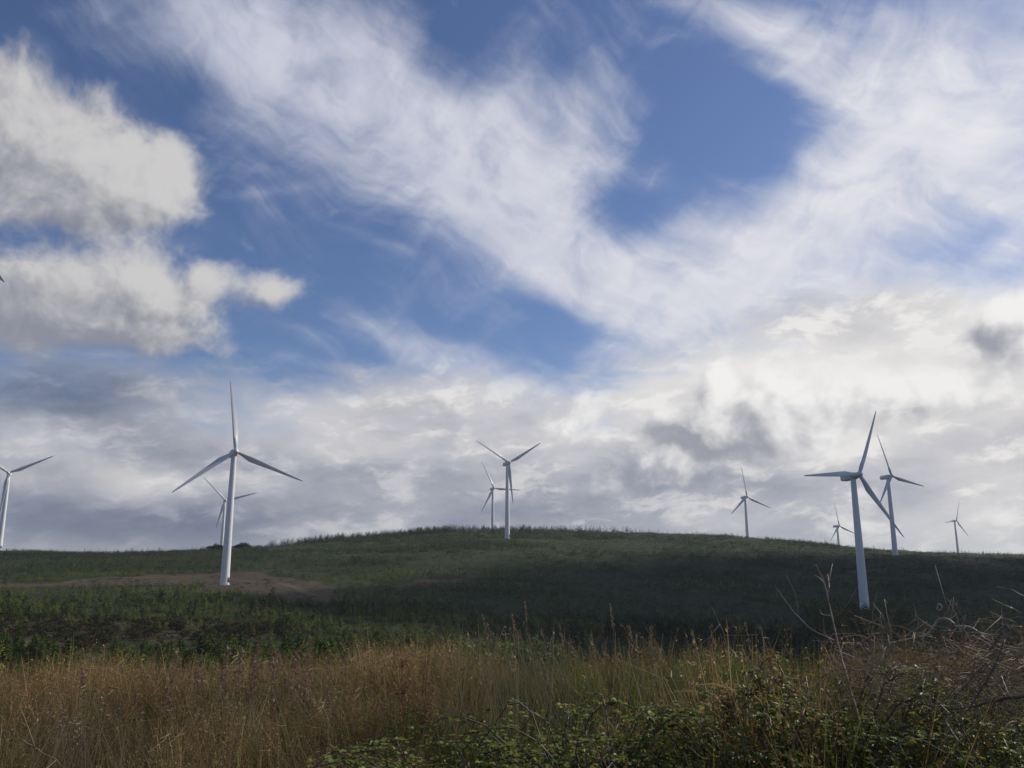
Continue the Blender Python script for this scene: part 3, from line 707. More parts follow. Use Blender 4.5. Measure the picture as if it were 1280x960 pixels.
SPN = [(V, F, T*np.array(c)) for (V, F, T), c in zip(SPN, ([.030, .050, .020], [.036, .058, .022], [.026, .044, .020], [.044, .068, .024], [.030, .048, .024]))]
SCN = [scrub_proto(520, s, 8) for s in (41, 42, 43, 44)]
SCN = [(V, F, T*np.array(c)) for (V, F, T), c in zip(SCN, ([.052, .048, .026], [.040, .052, .022], [.070, .050, .032], [.046, .044, .024]))]
s_ = visible_score(SPR); top = np.argsort(-s_)[:290]
ZL = {1: ('dark spruce in the row along the hilltop skyline', 'spruces along the hilltop skyline'), 2: ('dark spruce in the shaded belt at the foot of the right hillside', 'spruces in the shaded valley belt'),
      3: ('dark green young spruce in the valley just beyond the dry grass', 'young spruces beyond the dry grass'), 4: ('young green spruce in the plantation below the brown cleared strip', 'young spruces of the lower plantation'),
      5: ('small young spruce on the upper slope', 'small spruces on the upper slope'), 6: ('tiny spruce on the right skyline', 'tiny spruces on the right skyline')}
def place_of(X):
    return 'left edge' if X < 90 else 'left turbine' if 230 < X < 340 else 'far left' if X < 230 else 'slope left of the hilltop' if X < 520 else 'hilltop turbine' if X < 700 else 'slope right of the hilltop' if X < 960 else 'tallest right turbine' if X < 1100 else 'right edge'
def size_of(h, D): k = h/D; return 'small' if k < .0125 else 'medium' if k < .022 else 'tall'
def slab(i):
    z = int(SPR['zone'][i]); X = SPR['X'][i]; b = {1: 'dark spruce on the hilltop skyline', 2: 'dark spruce in the shaded valley belt', 3: 'green spruce beyond the dry grass', 4: 'green spruce of the lower plantation', 5: 'spruce on the upper slope', 6: 'spruce on the right skyline'}[z]
    return (size_of(SPR['h'][i], SPR['D'][i])+' '+b+', towards the '+place_of(X)), 'tree', ZL[z][1]
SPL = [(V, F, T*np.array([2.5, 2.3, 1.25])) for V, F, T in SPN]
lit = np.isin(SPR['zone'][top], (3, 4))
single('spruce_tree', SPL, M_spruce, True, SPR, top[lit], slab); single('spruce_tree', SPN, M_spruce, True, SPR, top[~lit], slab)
rest = np.setdiff1d(np.arange(len(SPR['x'])), top)
def merged(name, S, ids, far, mid, mat, wide=1.0):
    for tagd, sel, pr in (('', ids, None),):
        D = S['D'][ids]; pos = np.stack([S['x'][ids], S['y'][ids], S['z'][ids]+EYE-.05], -1); n = len(ids)
        rot = rng.random(n)*6.28; protos = mid+far
        which = np.where(D < 330, rng.integers(0, len(mid), n), len(mid)+rng.integers(0, len(far), n))
        V, F, T = scatter(protos, which, pos, rot, S['h'][ids]*wide, S['c'][ids], S['h'][ids])
        o = link(name, mesh_np(name, V, F, T), mat); tag(o, kind='stuff'); return o
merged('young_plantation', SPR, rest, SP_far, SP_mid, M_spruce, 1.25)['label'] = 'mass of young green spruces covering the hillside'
s2 = visible_score(SCR); top2 = np.argsort(-s2)[:150]
def hlab(i):
    X = SCR['X'][i]; c = SCR['c'][i]; k = 'reddish brown' if c[0] > c[1]*1.25 else 'olive brown' if c[0] > c[1] else 'green'; w = 'in the scrubby hollow' if X < 500 and SCR['D'][i] < 330 else 'on the open hillside'
    return ('low '+k+' shrub '+w+', towards the '+place_of(X)), 'shrub', 'low shrubs '+w
single('heath_shrub', SCN, M_scrub, False, SCR, top2, hlab)
merged('hillside_scrub', SCR, np.setdiff1d(np.arange(len(SCR['x'])), top2), SC_far, [scrub_proto(60, s) for s in (15, 16, 17)], M_scrub, 1.5)['label'] = 'mass of low brown and green heath scrub on the hillside'
single('dark_shrub', [(V, F, T*.42) for V, F, T in SCN[:3]], M_scrub, False, SCX, range(len(ex)), lambda i: (('dark shrub left of the tower in the skyline clump', 'shrub', 'dark skyline shrubs left of the tower') if i < 10 else ('dark shrub right of the tower in the skyline clump', 'shrub', 'dark skyline shrubs right of the tower')))

# ------------------------------------------------------------------ foreground: rough grass bank
M_grass = leaf_mat('grass_blades', trans=.32, rough=.55, spec=.25)
M_leaf = leaf_mat('bramble_leaves', trans=.38, rough=.5, spec=.32, noise_scale=9, var=.3)
M_stalk = leaf_mat('dry_stalks', trans=0, rough=.75, spec=.2, noise_scale=14, var=.35)
M_twig = leaf_mat('dead_twigs', trans=0, rough=.55, spec=.5, noise_scale=11, var=.35)
def ribbon(g, p, h, lean, az, w, bend, col, seg=4, tipc=None):
    """one blade: curved ribbon"""
    d = np.array([math.cos(az), math.sin(az), 0]); s = np.array([-d[1], d[0], 0]); ang = rng.random()*3.14
    s = s*math.cos(ang)+d*math.sin(ang)*.9; V = []
    for i in range(seg+1):
        t = i/seg; q = np.array(p)+d*(lean*t+bend*t*t)*h+np.array([0, 0, h*(t-.35*bend*t*t*(abs(lean)+bend))])
        ww = w*(1-t)**.6*.5+.0006; V += [q-s*ww, q+s*ww]
    F = [(2*i, 2*i+1, 2*i+3, 2*i+2) for i in range(seg)]
    c = np.array(col); tc = np.array(tipc if tipc is not None else col); T = np.array([c+(tc-c)*(i//2)/seg for i in range(2*seg+2)])
    g.add(V, F, T); return np.array(V[-1])
def fleck(g, p, s, col):
    a = rng.normal(0, s, 3); b = rng.normal(0, s*.5, 3); g.add([p, p+a, p+b], [(0, 1, 2)], col)
def tuft_dry(seed, panic=.55):          # height-1 tuft, reddish stems with feathery heads
    g = G()
    for i in range(15):
        p = rng.normal(0, .055, 3); p[2] = 0; az = rng.random()*6.28; h = .6+.42*rng.random(); c = np.array([[1, .88, .72], [1.35, 1.18, .85], [.72, .64, .52], [1.8, 1.55, 1.15], [1.1, .78, .62]][rng.choice(5, p=[.28, .26, .24, .08, .14])])*(.7+.5*rng.random())
        tip = ribbon(g, p, h, rng.normal(0, .20), az, .0050, rng.random()*.45, c*.75, 4, c)
        if rng.random() < panic:
            n = 13; ax = (tip-p)/np.linalg.norm(tip-p)
            for k in range(n):
                t = rng.random(); q = tip-ax*.20*t+rng.normal(0, .016+.014*t, 3); fleck(g, q, .010, c*np.array([1.05, .85, .80])*(.8+.4*rng.random()))
    for i in range(8):                  # broken and bent-over stems
        a = rng.random()*6.28; q = np.array([rng.normal(0, .1), rng.normal(0, .1), .25+.55*rng.random()]); d = np.array([math.cos(a), math.sin(a), rng.normal(0, .35)]); L = .12+.28*rng.random(); w = np.array([0, 0, .0022])+rng.normal(0, .0012, 3)
        k_ = rng.normal(0, .10, 3); c = np.array([1.15, 1.0, .74])*(.4+.9*rng.random()); m_ = q+d*L*.5+k_*L; e_ = q+d*L; g.add([q-w, q+w, m_-w, m_+w, e_-w*.3, e_+w*.3], [(0, 1, 3, 2), (2, 3, 5, 4)], c)
    for i in range(9):                  # dead leaves low down
        ribbon(g, rng.normal(0, .06, 3)*[1, 1, 0], .2+.3*rng.random(), rng.normal(0, .3), rng.random()*6.28, .008, .8*rng.random(), np.array([.8, .62, .38])*(.4+.6*rng.random()), 3)
    return g.arr()
def tuft_straw(seed):
    g = G()
    for i in range(12):
        p = rng.normal(0, .05, 3)*[1, 1, 0]; c = np.array([1.0, .82, .55])*(.55+.8*rng.random())
        tip = ribbon(g, p, .6+.45*rng.random(), rng.normal(.02, .22), rng.random()*6.28, .0062, rng.random()*.4, c*.7, 4, c)
        if rng.random() < .4:
            for k in range(9): fleck(g, tip-np.array([0, 0, .14])*rng.random()+rng.normal(0, .007, 3), .011, c)
    for i in range(8): ribbon(g, rng.normal(0, .06, 3)*[1, 1, 0], .3+.4*rng.random(), rng.normal(0, .25), rng.random()*6.28, .009, .9*rng.random(), np.array([.55, .62, .25])*(.5+.6*rng.random()), 4)
    return g.arr()
def tuft_green(seed):
    g = G()
    for i in range(7):
        c = np.array([.85, .95, .42])*(.45+.8*rng.random()); c = c if rng.random() > .35 else np.array([1.6, 1.3, .85])*.8
        ribbon(g, rng.normal(0, .07, 3)*[1, 1, 0], .45+.45*rng.random(), rng.normal(0, .3), rng.random()*6.28, .015, .7+.9*rng.random(), c*.8, 6, c)
    for i in range(19):
        c = np.array([.75, .92, .45])*(.45+.8*rng.random()); c = c if rng.random() > .25 else np.array([1.3, 1.1, .8])*.8
        ribbon(g, rng.normal(0, .06, 3)*[1, 1, 0], .5+.5*rng.random(), rng.normal(0, .24), rng.random()*6.28, .0085, .8*rng.random(), c*.7, 5, c)
    return g.arr()
def forb(seed):                        # leafy weed
    g = G()
    for k in range(4):
        az = rng.random()*6.28; ln = rng.normal(0, .2); h = .55+.4*rng.random(); p = rng.normal(0, .07, 3)*[1, 1, 0]
        tip = ribbon(g, p, h, ln, az, .006, .1, (.5, .45, .25), 3)
        for i in range(13):
            t = .15+.85*rng.random(); q = p+(tip-p)*t; a = rng.random()*6.28; L = .045*(1.2-t*.6)*(.7+.6*rng.random()); d = np.array([math.cos(a), math.sin(a), .4-rng.random()*.8]); s = np.array([-d[1], d[0], 0])*.32
            c = np.array([.5, .85, .2])*(.5+.8*rng.random()); c = c if rng.random() > .18 else np.array([1.1, .75, .25])
            g.add([q, q+d*L*.5+s*L, q+d*L, q+d*L*.5-s*L], [(0, 1, 2), (0, 2, 3)], c)
    return g.arr()
P_dry = [tuft_dry(i) for i in range(7)]; P_straw = [tuft_straw(i) for i in range(6)]; P_green = [tuft_green(i) for i in range(6)]; P_forb = [forb(i) for i in range(5)]
def veg_top(X): return np.interp(X, VR[:, 0], VR[:, 1])
def natural_h(X, D):
    r = np.array([ray(a, b)[2] for a, b in zip(X, veg_top(X))])
    return 1.62+r*7.6
def sow(n, Dlo, Dhi, p=1.0):
    D = np.sqrt(rng.random(n)*(Dhi**2-Dlo**2)+Dlo**2); az = rng.uniform(-37, 37, n); x, y = D*np.sin(np.radians(az)), D*np.cos(np.radians(az))
    z = terrain(x, y); X = 640+FPX/cp*np.tan(np.radians(az)); return x, y, z, D, X
def foreground():
    n = 15000; x, y, z, D, X = sow(n, 3.3, 15.5)
    H = natural_h(np.clip(X, -40, 1320), D); nz = fbm(x, y, 1.6, 3, 44); nb = fbm(x, y, .7, 2, 71)
    nc = fbm(x, y, 2.6, 2, 29); H = H*(1+nz*1.0+nb*.5+nc*.7)*(.66+.38*rng.random(n)); H = np.where(D < 5.2, H*np.interp(D, [3.3, 5.2], [.55, .92]), H)
    # kind probabilities by place along the bank
    wd = np.interp(X, [0, 380, 520, 600, 760, 900, 1000, 1280], [.75, .75, .58, .34, .36, .36, .16, .16])
    ws = np.interp(X, [0, 380, 520, 600, 760, 900, 1000, 1280], [.16, .14, .22, .46, .22, .14, .14, .14])
    wg = np.interp(X, [0, 380, 520, 600, 760, 900, 1000, 1280], [.34, .30, .30, .40, .60, .60, .55, .50])
    wd = wd*(1+nz*1.2); ws = ws*np.clip(1+nb*2.6, .1, 3); wg = wg*np.clip(1.25-nz*3.4-nb*1.5, .1, 4)
    low = (D < 5.6); wg = np.where(low & (X > 430), wg*2.2, wg); wd = np.where(low & (X > 430), wd*.35, wd); ws = np.where(low & (X > 430), ws*.5, ws)
    back = (D > 6.9) & (X > 610) & (X < 1010); wg = np.where(back, wg*3.2+.3, wg); wd = np.where(back, wd*.45, wd)
    W = np.stack([wd, ws, wg], -1); W /= W.sum(1)[:, None]; u = rng.random(n); kind = (u > W[:, 0]).astype(int)+(u > W[:, 0]+W[:, 1]).astype(int)
    skip = (D < 5.6+.5*nz) & (X > 470) & (rng.random(n) < np.clip(.74-nz*1.6, .25, .95))
    for k, (nm, protos, base, lab) in enumerate((('dry_grass', P_dry, [.205, .180, .118], 'reddish brown dry grass with feathery heads across the bank'), ('straw_grass', P_straw, [.300, .250, .160], 'tall pale straw coloured grass stems on the bank'), ('green_grass', P_green, [.125, .150, .048], 'rough green grass at the back of the bank'))):
        i = np.nonzero((kind == k) & ~skip)[0]; pos = np.stack([x[i], y[i], z[i]+EYE-.02], -1)
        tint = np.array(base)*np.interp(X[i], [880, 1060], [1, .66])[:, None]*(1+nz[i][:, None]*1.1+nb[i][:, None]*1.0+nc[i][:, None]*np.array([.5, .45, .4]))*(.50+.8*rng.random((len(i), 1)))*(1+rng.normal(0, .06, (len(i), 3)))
        hh = H[i]*(1.10 if k == 1 else 1.0)
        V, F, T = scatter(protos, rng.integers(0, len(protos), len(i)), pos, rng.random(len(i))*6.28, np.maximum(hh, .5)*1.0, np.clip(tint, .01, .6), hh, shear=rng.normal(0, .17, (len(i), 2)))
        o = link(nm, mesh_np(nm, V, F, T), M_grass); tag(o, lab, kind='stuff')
    n = 7500; x, y, z, D, X = sow(n, 3.0, 9.0); nz = fbm(x, y, 1.0, 3, 14); k = (X > 400) | (rng.random(n) < .22); k &= rng.random(n) < .75+nz; i = np.nonzero(k)[0]
    H = np.where(X > 460, .55, .38)*(.7+.5*rng.random(n)); pos = np.stack([x, y, z+EYE-.02], -1)[i]
    tint = np.array([.150, .165, .044])*(.5+.9*rng.random((len(i), 1)))
    V, F, T = scatter(P_forb, rng.integers(0, 5, len(i)), pos, rng.random(len(i))*6.28, np.full(len(i), .8), tint, H[i]); 
    V1, F1, T1 = V, F, T; n = 4200; x, y, z, D, X = sow(n, 5.2, 9.5); k = (X > 820) & (rng.random(n) < np.clip(.5+fbm(x, y, .8, 3, 63)*2.2, 0, 1)); i = np.nonzero(k)[0]; H = natural_h(X, D)*(.62+.32*rng.random(n)); pos = np.stack([x, y, z+EYE-.02], -1)[i]
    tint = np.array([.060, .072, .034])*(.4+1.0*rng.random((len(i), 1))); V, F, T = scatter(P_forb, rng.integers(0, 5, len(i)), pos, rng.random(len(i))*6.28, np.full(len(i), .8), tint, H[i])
    V, F, T = np.concatenate([V1, V]), np.concatenate([F1, F+len(V1)]), np.concatenate([T1, T])
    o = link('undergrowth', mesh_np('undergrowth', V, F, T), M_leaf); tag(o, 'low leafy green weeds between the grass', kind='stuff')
foreground()
def straw_clump():
    g = G(); r = np.random.default_rng(77)
    for cx, D0, n, top, sd in ((640, 7.0, 80, 778, 36), (590, 6.8, 42, 790, 26), (700, 7.0, 40, 784, 34), (110, 6.4, 45, 856, 34), (90, 5.6, 25, 880, 30), (1120, 6.3, 40, 820, 50), (1200, 6.2, 44, 815, 50), (330, 6.5, 40, 846, 60), (780, 7.4, 60, 792, 30)):
        for k in range(n):
            X = cx+r.normal(0, sd); D = D0+r.normal(0, .45); v = ray(X, top+abs(r.normal(0, 26)))*D; bx, by = v[0]+r.normal(.05, .26), v[1]+r.normal(0, .1); bz = float(terrain(np.array([bx]), np.array([by]))[0])
            h = max(v[2]-bz, .25); c = np.array([.34, .265, .165])*(.45+.85*r.random()); d = np.array([v[0]-bx, 0, 0]); s_ = np.array([1, .3, 0])/1.04
            w = .0028+.0020*r.random(); V = []; b = r.normal(0, .26)
            for t in np.linspace(0, 1, 6): q = np.array([bx, by, bz+EYE])+d*t+np.array([b*t*(1-t)+b*.3*t*t, 0, h*t]); V += [q-s_*w*(1-.6*t), q+s_*w*(1-.6*t)]
            g.add(V, [(2*i, 2*i+1, 2*i+3, 2*i+2) for i in range(5)], c)
            if r.random() < .35:
                for m in range(8): q = V[-1]-np.array([0, 0, .13*r.random()])+r.normal(0, .008, 3); e = r.normal(0, .010, (2, 3)); g.add([q, q+e[0], q+e[1]], [(0, 1, 2)], c)
    o = link('straw_stems', g.mesh('straw_stems'), M_grass); tag(o, 'clumps of bleached straw stems rising out of the brown grass', kind='stuff')
straw_clump()

def fpt(X, Y, D):                        # a point of the bank at walking distance D, world coordinates
    v = ray(X, Y)*D; return np.array([v[0], v[1], v[2]+EYE])
def gz_at(x, y): return float(terrain(np.array([x]), np.array([y]))[0])+EYE

# brambles
def leaflet(g, q, d, nrm, L, c):
    s = np.cross(d, nrm); s /= np.linalg.norm(s)+1e-9; w = L*.36; dn = -nrm*L*.10
    ts = [(0, 0), (.25, .8), (.5, 1.0), (.78, .62), (1.0, 0)]; mid = [q+d*L*t+dn*(t*t) for t, _ in ts]
    V = mid+[mid[i]+s*w*ts[i][1]+nrm*L*.07 for i in (1, 2, 3)]+[mid[i]-s*w*ts[i][1]+nrm*L*.07 for i in (1, 2, 3)]
    F = [(0, 5, 1), (1, 5, 6), (1, 6, 2), (2, 6, 7), (2, 7, 3), (3, 7, 4), (0, 1, 8), (1, 9, 8), (1, 2, 9), (2, 10, 9), (2, 3, 10), (3, 4, 10)]
    g.add(V, F, c)
def bramble(cx, D, rx, ry, top, ncane, label, seed):
    r = np.random.default_rng(seed); c = fpt(cx, 705, D); x0, y0 = c[0], c[1]; z0 = gz_at(x0, y0); root = empty('bramble_bush', (x0, y0, z0)); tag(root, label, 'bramble bush')
    gc, gl = G(), G()
    for i in range(ncane):
        a = r.random()*6.28; b = a+r.normal(0, .8); s = np.array([math.cos(a)*rx*.5*r.random(), math.sin(a)*ry*.5*r.random(), 0]); L = .6+.6*r.random(); hgt = top*(.22+.86*r.random()**1.3)
        P = [s+np.array([math.cos(b)*rx*t*L, math.sin(b)*ry*t*L, hgt*math.sin(min(1, .12+t*.95)*2.5)]) for t in np.linspace(0, 1, 9)]; P[0][2] = 0
        P = np.array(P)+r.normal(0, .012, (9, 3)); cc = np.array([.10, .055, .045])*(.7+.6*r.random()) if r.random() < .7 else np.array([.09, .10, .04])
        tube(gc, P, np.linspace(.0055, .0022, 9), 5, cc)
        for k in range(56):
            t = .12+.88*r.random(); j = min(int(t*8), 7); f = t*8-j; q = P[j]*(1-f)+P[j+1]*f; a2 = r.random()*6.28
            d = np.array([math.cos(a2), math.sin(a2), .25-.5*r.random()]); d /= np.linalg.norm(d); st = .03+.05*r.random(); q2 = q+d*st+np.array([0, 0, .015])
            nrm = np.array([0, 0, 1.])+r.normal(0, .35, 3); nrm /= np.linalg.norm(nrm); u = r.random()
            col_ = np.array([.185, .220, .038])*(.30+1.0*r.random())
            if u < .07: col_ = np.array([.24, .20, .04])
            elif u < .13: col_ = np.array([.16, .085, .035])
            elif u < .30: col_ = np.array([.22, .24, .05])
            sz = .014+.024*r.random()
            for da in (0, .95, -.95):
                dd = np.array([math.cos(a2+da), math.sin(a2+da), d[2]-.15]); dd /= np.linalg.norm(dd); leaflet(gl, q2, dd, nrm, sz*(1.15 if da == 0 else .9), col_)
    link('canes', gc.mesh('canes', True), M_twig, root); link('leaves', gl.mesh('leaves'), M_leaf, root)
for a in ((560, 4.7, .85, .7, .68, 80, 'dark green bramble bush at the bottom of the bank, left of centre', 3), (735, 5.0, .8, .7, .84, 90, 'green bramble bush with yellow leaves at the bottom right of centre', 4),
          (890, 5.1, .7, .65, .88, 80, 'bramble bush between the yellow leaved bush and the dead stem', 8),
          (1035, 5.4, .75, .7, 1.0, 90, 'bright green bramble bush below the tall leaning dead stem', 5), (1215, 5.0, .8, .7, .82, 76, 'bramble bush at the bottom right corner under the dead branches', 6), (15, 3.9, .35, .4, .6, 16, 'small bramble sprig at the bottom left corner', 7)): bramble(*a)

# flowering and seeding plants
def plant(name, label, cat, X, Ytop, D, lean, kind, group=None, seed=0):
    r = np.random.default_rng(seed+int(X)); t_ = fpt(X, Ytop, D); bx, by = t_[0]-lean, t_[1]; bz = gz_at(bx, by); H = t_[2]-bz
    root = empty(name, (bx, by, bz)); tag(root, label, cat, group)
    g = G(); n = 7; P = [np.array([lean*(t**1.5), 0, H*t])+r.normal(0, .006, 3) for t in np.linspace(0, 1, n)]
    sc_ = {'dock': (.11, .055, .035), 'seed': (.15, .09, .07), 'pink': (.07, .10, .04), 'stalk': (.22, .17, .11), 'grass': (.24, .19, .13)}[kind]
    tube(g, P, np.linspace(.0048 if kind != 'grass' else .003, .0016, n), 5, sc_); link('stalk', g.mesh('stalk', True), M_stalk, root)
    P = np.array(P); pt = lambda t: np.array([np.interp(t*(n-1), range(n), P[:, k]) for k in range(3)])
    g = G()
    if kind == 'dock':
        gb = G()
        for b in range(11):
            t = .45+.5*r.random(); p0 = pt(t); a = r.random()*6.28; L = (1.08-t)*.42; tip = p0+np.array([math.cos(a)*L*.6, math.sin(a)*L*.6, L*.8]); tube(gb, [p0, (p0+tip)/2+[0, 0, -.01], tip], [.002, .0016, .001], 4, sc_)
            for k in range(120):
                u = r.random(); q = p0+(tip-p0)*u+r.normal(0, .018, 3); s = r.normal(0, .007, (2, 3)); g.add([q, q+s[0], q+s[1]], [(0, 1, 2)], np.array([.22, .125, .066])*(.5+.9*r.random()))
            link('seed_head', g.mesh('seed_head'), M_grass, root); g = G()
        link('side_stems', gb.mesh('side_stems'), M_stalk, root)
    elif kind == 'seed':
        for k in range(230):
            t = .52+.48*r.random(); q = pt(t)+r.normal(0, .020*(1.15-t)/.5+.008, 3)*[1, 1, .6]; s = r.normal(0, .013, (2, 3)); g.add([q, q+s[0], q+s[1]], [(0, 1, 2)], np.array([.20, .135, .105])*(.6+.8*r.random()))
        link('seed_head', g.mesh('seed_head'), M_grass, root)
    elif kind == 'pink':
        for k in range(40):
            t = .91+.09*r.random(); q = pt(t)+r.normal(0, .009, 3); s = r.normal(0, .009, (2, 3)); g.add([q, q+s[0], q+s[1]], [(0, 1, 2)], np.array([.24, .055, .16])*(.7+.5*r.random()))
        link('blossom', g.mesh('blossom'), M_grass, root)
        g = G()
        for k in range(26):
            t = .2+.6*r.random(); a = r.random()*6.28; q = pt(t); d = np.array([math.cos(a), math.sin(a), .3]); s = np.array([-d[1], d[0], 0])*.011; g.add([q, q+d*.05+s, q+d*.1, q+d*.05-s], [(0, 1, 2), (0, 2, 3)], (.06, .09, .03))
        link('leaves', g.mesh('leaves'), M_leaf, root)
    elif kind == 'grass':
        for k in range(56):
            t = .80+.2*r.random(); q = pt(t)+r.normal(0, .007, 3); s = r.normal(0, .012, (2, 3))*[.5, .5, 1.2]; g.add([q, q+s[0], q+s[1]], [(0, 1, 2)], np.array([.27, .20, .14])*(.7+.6*r.random()))
        link('seed_head', g.mesh('seed_head'), M_grass, root)
    return root
plant('pink_flower', 'single magenta flower spike above the dry grass at the left', 'flower', 104, 838, 7.4, .03, 'pink')
for X_, Y_, l_ in ((221, 812, 'pinkish willowherb gone to seed, furthest left of the seeding spikes'), (286, 806, 'third seeding willowherb from the left, standing alone between wider gaps'), (302, 808, 'seeding willowherb close right of the one standing alone'), (322, 800, 'second tallest seeding willowherb, in the middle of the row'), (345, 812, 'short seeding willowherb between the two tallest ones'), (388, 797, 'tallest pinkish willowherb gone to seed, right end of the seeding row'), (372, 815, 'shortest seeding willowherb, just left of the tallest one'), (252, 822, 'low seeding willowherb, second from the left')):
    plant('seeding_willowherb', l_, 'wildflower', X_, Y_, 7.6+.1*(X_ % 7), .04, 'seed', 'willowherbs gone to seed')
for X_, Y_, D_, l_ in ((504, 822, 6.6, 'rust brown dock on the left side of the straw stems'), (532, 818, 6.9, 'rust brown dock close against the tall straw stems'), (963, 810, 5.9, 'tall rusty dock standing just left of the bramble and dead stem'),
                       (985, 838, 5.6, 'shorter bushy rusty dock nearest the tall dead stem'), (948, 842, 5.7, 'dull rusty dock left of the tall rusty dock'), (905, 862, 5.5, 'small rusty dock among the brown grass right of centre')):
    plant('rusty_dock', l_, 'dock plant', X_, Y_, D_, .03, 'dock', 'rusty docks')
for X_, Y_, D_, ln, l_ in ((657, 748, 7.4, -.03, 'highest thin grass stem, nearly upright, standing above the straw stems in the middle'), (604, 768, 7.2, -.16, 'left-leaning grass stem, left of the highest upright stem'), (640, 766, 7.5, -.16, 'left-leaning grass stem close beside the highest upright stem'),
        (764, 752, 7.6, -.06, 'lone tall grass stem right of centre against the dark hillside'), (700, 778, 7.3, -.1, 'grass stem between the highest stem and the lone tall one'), (787, 780, 7.4, -.1, 'grass stem just right of the lone tall stem'), (560, 800, 7.0, -.08, 'leftmost of the tall grass stems, by the straw cluster'),
        (888, 782, 7.2, -.12, 'grass stem over the green grass, beneath the arching twig'), (930, 776, 7.0, -.10, 'rightmost of the tall grass stems, near the rusty docks'), (812, 784, 7.5, .02, 'upright grass stem over the green grass right of centre'), (676, 784, 7.2, -.14, 'short left-leaning stem right beside the highest grass stem'),
        (586, 790, 7.1, .03, 'right-leaning stem at the left of the straw cluster'), (865, 790, 7.2, -.16, 'left-leaning stem among the green grass right of centre')):
    plant('tall_grass_stem', l_, 'grass stem', X_, Y_, D_, ln, 'grass', 'tall pale grass stems')

# dead stem and the tangled heap of dead branches on the right
def smooth(P, n=24):
    P = np.asarray(P, float); t = np.linspace(0, len(P)-1, n); out = []
    Q = np.vstack([2*P[0]-P[1], P, 2*P[-1]-P[-2]])
    for u in t:
        i = min(int(u), len(P)-2); f = u-i; a, b, c, d = Q[i], Q[i+1], Q[i+2], Q[i+3]
        out.append(.5*((2*b)+(-a+c)*f+(2*a-5*b+4*c-d)*f*f+(-a+3*b-3*c+d)*f**3))
    return np.array(out)
def branch(label, pts, r0, r1, col_, twigs=(), name='dead_branch', cat='dead branch', group=None, ntw=0, seed=1):
    r = np.random.default_rng(seed); W = smooth([fpt(*p) for p in pts], 22); o0 = W[0].copy(); W = W-o0+0
    W = W+np.cumsum(r.normal(0, .0022, W.shape), 0); root = empty(name, tuple(o0)); tag(root, label, cat, group); r0 *= .74; r1 *= .8
    g = G(); tube(g, W, np.linspace(r0, r1, len(W))*(1+r.normal(0, .08, len(W))), 7, col_); link('limb', g.mesh('limb', True), M_twig, root)
    for tw in twigs:
        w = smooth([fpt(*p) for p in tw], 12)-o0; g = G(); tube(g, w, np.linspace(r0*.45, .0012, 12), 5, np.array(col_)*1.1); link('twig', g.mesh('twig', True), M_twig, root)
    for k in range(ntw):
        j = r.integers(4, 20); d = W[j]-W[j-1]; d /= np.linalg.norm(d); e = d+r.normal(0, .75, 3); e /= np.linalg.norm(e); L = .08+.22*r.random(); e2 = e+r.normal(0, .4, 3)
        g = G(); tube(g, [W[j], W[j]+e*L*.5, W[j]+e*L*.5+e2*L*.5], [.0026, .002, .001], 5, np.array(col_)*(.8+.5*r.random())); link('twig', g.mesh('twig', True), M_twig, root)
grey = (.22, .19, .15); pale = (.40, .37, .31); brn = (.13, .09, .06); tan_ = (.25, .185, .115)
branch('tall leaning dead stem with forked tip rising above the brambles', [(1098, 975, 4.9), (1076, 905, 5.1), (1060, 850, 5.2), (1050, 812, 5.3), (1040, 768, 5.4), (1031, 728, 5.5), (1021, 706, 5.5)], .011, .0022, tan_,
       [[(1050, 812, 5.3), (1042, 806, 5.3), (1034, 795, 5.25)], [(1031, 730, 5.5), (1024, 722, 5.5), (1018, 719, 5.5)], [(1062, 858, 5.2), (1064, 842, 5.2), (1067, 815, 5.25), (1067, 798, 5.3)], [(1021, 706, 5.5), (1014, 708, 5.5)], [(1040, 770, 5.4), (1028, 768, 5.4), (1025, 762, 5.4)]], 'leaning_dead_plant', 'dead plant', ntw=5, seed=9)
branch('thin wavy twig curving up left of the tall dead stem', [(1042, 800, 5.6), (1018, 788, 5.6), (998, 770, 5.7), (984, 752, 5.7), (974, 738, 5.7), (975, 731, 5.7)], .0042, .0014, grey, [[(998, 768, 5.7), (995, 745, 5.7), (987, 728, 5.7), (983, 719, 5.7)]], seed=2)
branch('pale silvery branch bent in an arch on top of the heap', [(1150, 800, 5.5), (1160, 788, 5.5), (1168, 776, 5.5), (1180, 773, 5.5), (1192, 779, 5.5), (1199, 785, 5.5)], .0065, .004, pale, [[(1180, 774, 5.5), (1190, 772, 5.5), (1196, 766, 5.5)]], seed=3)
branch('pale silvery branch sloping down to the right edge', [(1196, 783, 5.5), (1212, 784, 5.5), (1224, 793, 5.45), (1238, 801, 5.4), (1257, 806, 5.4), (1285, 809, 5.35)], .0060, .0035, pale, [[(1212, 784, 5.5), (1240, 800, 5.5), (1282, 832, 5.5)]], seed=4)
branch('small curled pale twig on top of the heap', [(1171, 762, 5.7), (1174, 753, 5.7), (1180, 757, 5.7), (1177, 761, 5.7)], .004, .002, pale, seed=5)
branch('hooked dry stem beside the curled pale twig', [(1200, 790, 5.7), (1196, 768, 5.7), (1190, 756, 5.7), (1183, 751, 5.7)], .006, .002, tan_, seed=6)
branch('looped thin twig left of the silvery arch', [(1092, 782, 5.5), (1091, 792, 5.5), (1100, 797, 5.5), (1114, 795, 5.5), (1120, 786, 5.5), (1117, 776, 5.5)], .0040, .0018, grey, seed=7)
branch('thick brown limb low across the right edge', [(1300, 868, 4.9), (1262, 872, 5.0), (1230, 880, 5.1), (1190, 886, 5.2), (1150, 880, 5.3)], .012, .005, brn, ntw=6, seed=8)
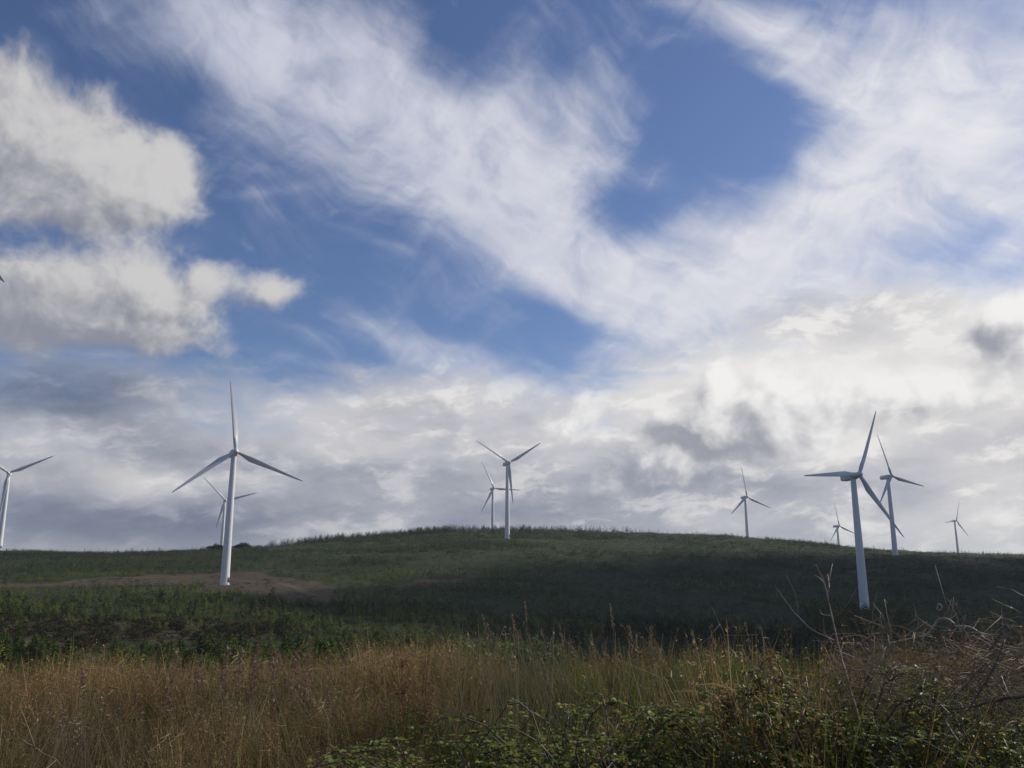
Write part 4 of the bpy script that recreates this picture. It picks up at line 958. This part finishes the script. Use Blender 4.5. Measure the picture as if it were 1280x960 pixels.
branch('straight twig poking in from the right edge', [(1292, 748, 5.3), (1270, 738, 5.3), (1242, 728, 5.3)], .0036, .0016, grey, seed=10)
branch('brown limb slanting down through the heap', [(1256, 800, 5.3), (1240, 840, 5.2), (1215, 880, 5.1), (1180, 925, 4.9), (1150, 968, 4.8)], .008, .004, brn, ntw=5, seed=12)
branch('pale forked twig poking out of the brambles at the bottom', [(1188, 895, 4.9), (1180, 902, 4.9), (1192, 925, 4.8), (1196, 925, 4.8)], .004, .002, pale, seed=13)
branch('bare arching twig above the bramble bush right of centre', [(1010, 870, 5.6), (985, 850, 5.7), (950, 832, 5.8), (915, 818, 5.9), (905, 790, 5.9), (893, 762, 5.9)], .005, .0016, grey, ntw=6, seed=14)
branch('pale stick lying on the brambles left of the yellow leaves', [(640, 873, 5.0), (655, 882, 4.95), (672, 896, 4.9)], .004, .002, pale, seed=15)
branch('dry twig lying on the grass at the bottom left', [(25, 925, 4.4), (45, 935, 4.3), (62, 947, 4.2), (80, 962, 4.1)], .004, .002, tan_, ntw=3, seed=16)
for k in range(64):
    r = np.random.default_rng(100+k); X0 = r.uniform(1075, 1290); Y0 = r.uniform(800, 872); a = r.normal(-.22, .38) if r.random() < .75 else r.normal(-1.2, .5); L = r.uniform(60, 150); D0 = r.uniform(4.9, 6.2)
    dx, dy = math.cos(a)*L, math.sin(a)*L*(1 if r.random() < .9 else -1); b = r.normal(0, 12); p = [(X0-dx/2, Y0-dy/2, D0), (X0-dx/6, Y0-dy/6+b, D0+.08), (X0+dx/6, Y0+dy/6+b, D0+.1), (X0+dx/2, Y0+dy/2+r.normal(0, 8), D0+r.normal(0, .2))]
    c_ = [tan_, grey, brn, tan_][k % 4]
    tw_ = ('short ' if L < 90 else 'long ' if L > 125 else 'middling ')+('upright' if abs(dy) > abs(dx) else 'level' if abs(dy) < .25*abs(dx) else 'slanting')+' '+('tan', 'grey', 'dark brown', 'tan')[k % 4]+' twig in the '+('upper' if Y0 < 830 else 'lower')+' '+('left' if X0 < 1150 else 'middle' if X0 < 1215 else 'right')+' part of the dead branch heap'
    branch(tw_, p, r.uniform(.0020, .0040), .0010, np.array(c_)*(.7+.5*r.random()), group='dry twigs of the tangled heap', ntw=2, seed=200+k)

def twig_litter():
    g = G(); r = np.random.default_rng(501)
    for k in range(430):
        X = r.uniform(1050, 1300); Y = r.triangular(770, 850, 895)+max(0, (1130-X))*.4+18*math.sin(X*.045); D = r.uniform(5.0, 6.9); p = fpt(X, Y, D); a = r.normal(0, .5) if r.random() < .7 else r.random()*6.28
        d = np.array([math.cos(a), r.normal(0, .6), math.sin(a)*.9]); d /= np.linalg.norm(d); L = r.uniform(.08, .55); k_ = r.normal(0, .20, 3)*L
        P = [p-d*L/2, p-d*L*.15+k_, p+d*L*.18+k_*.8, p+d*L/2]; c = np.array([[.24, .17, .10], [.15, .105, .065], [.30, .24, .16], [.10, .07, .045]][r.integers(4)])*(.6+.8*r.random())
        tube(g, P, np.array([1, .85, .6, .35])*r.uniform(.0012, .0026), 4, c, cap=False)
    o = link('dry_twig_litter', g.mesh('dry_twig_litter'), M_stalk); tag(o, 'mass of fine dry brown twigs and dead stems matted between the dead branches', kind='stuff')
twig_litter()
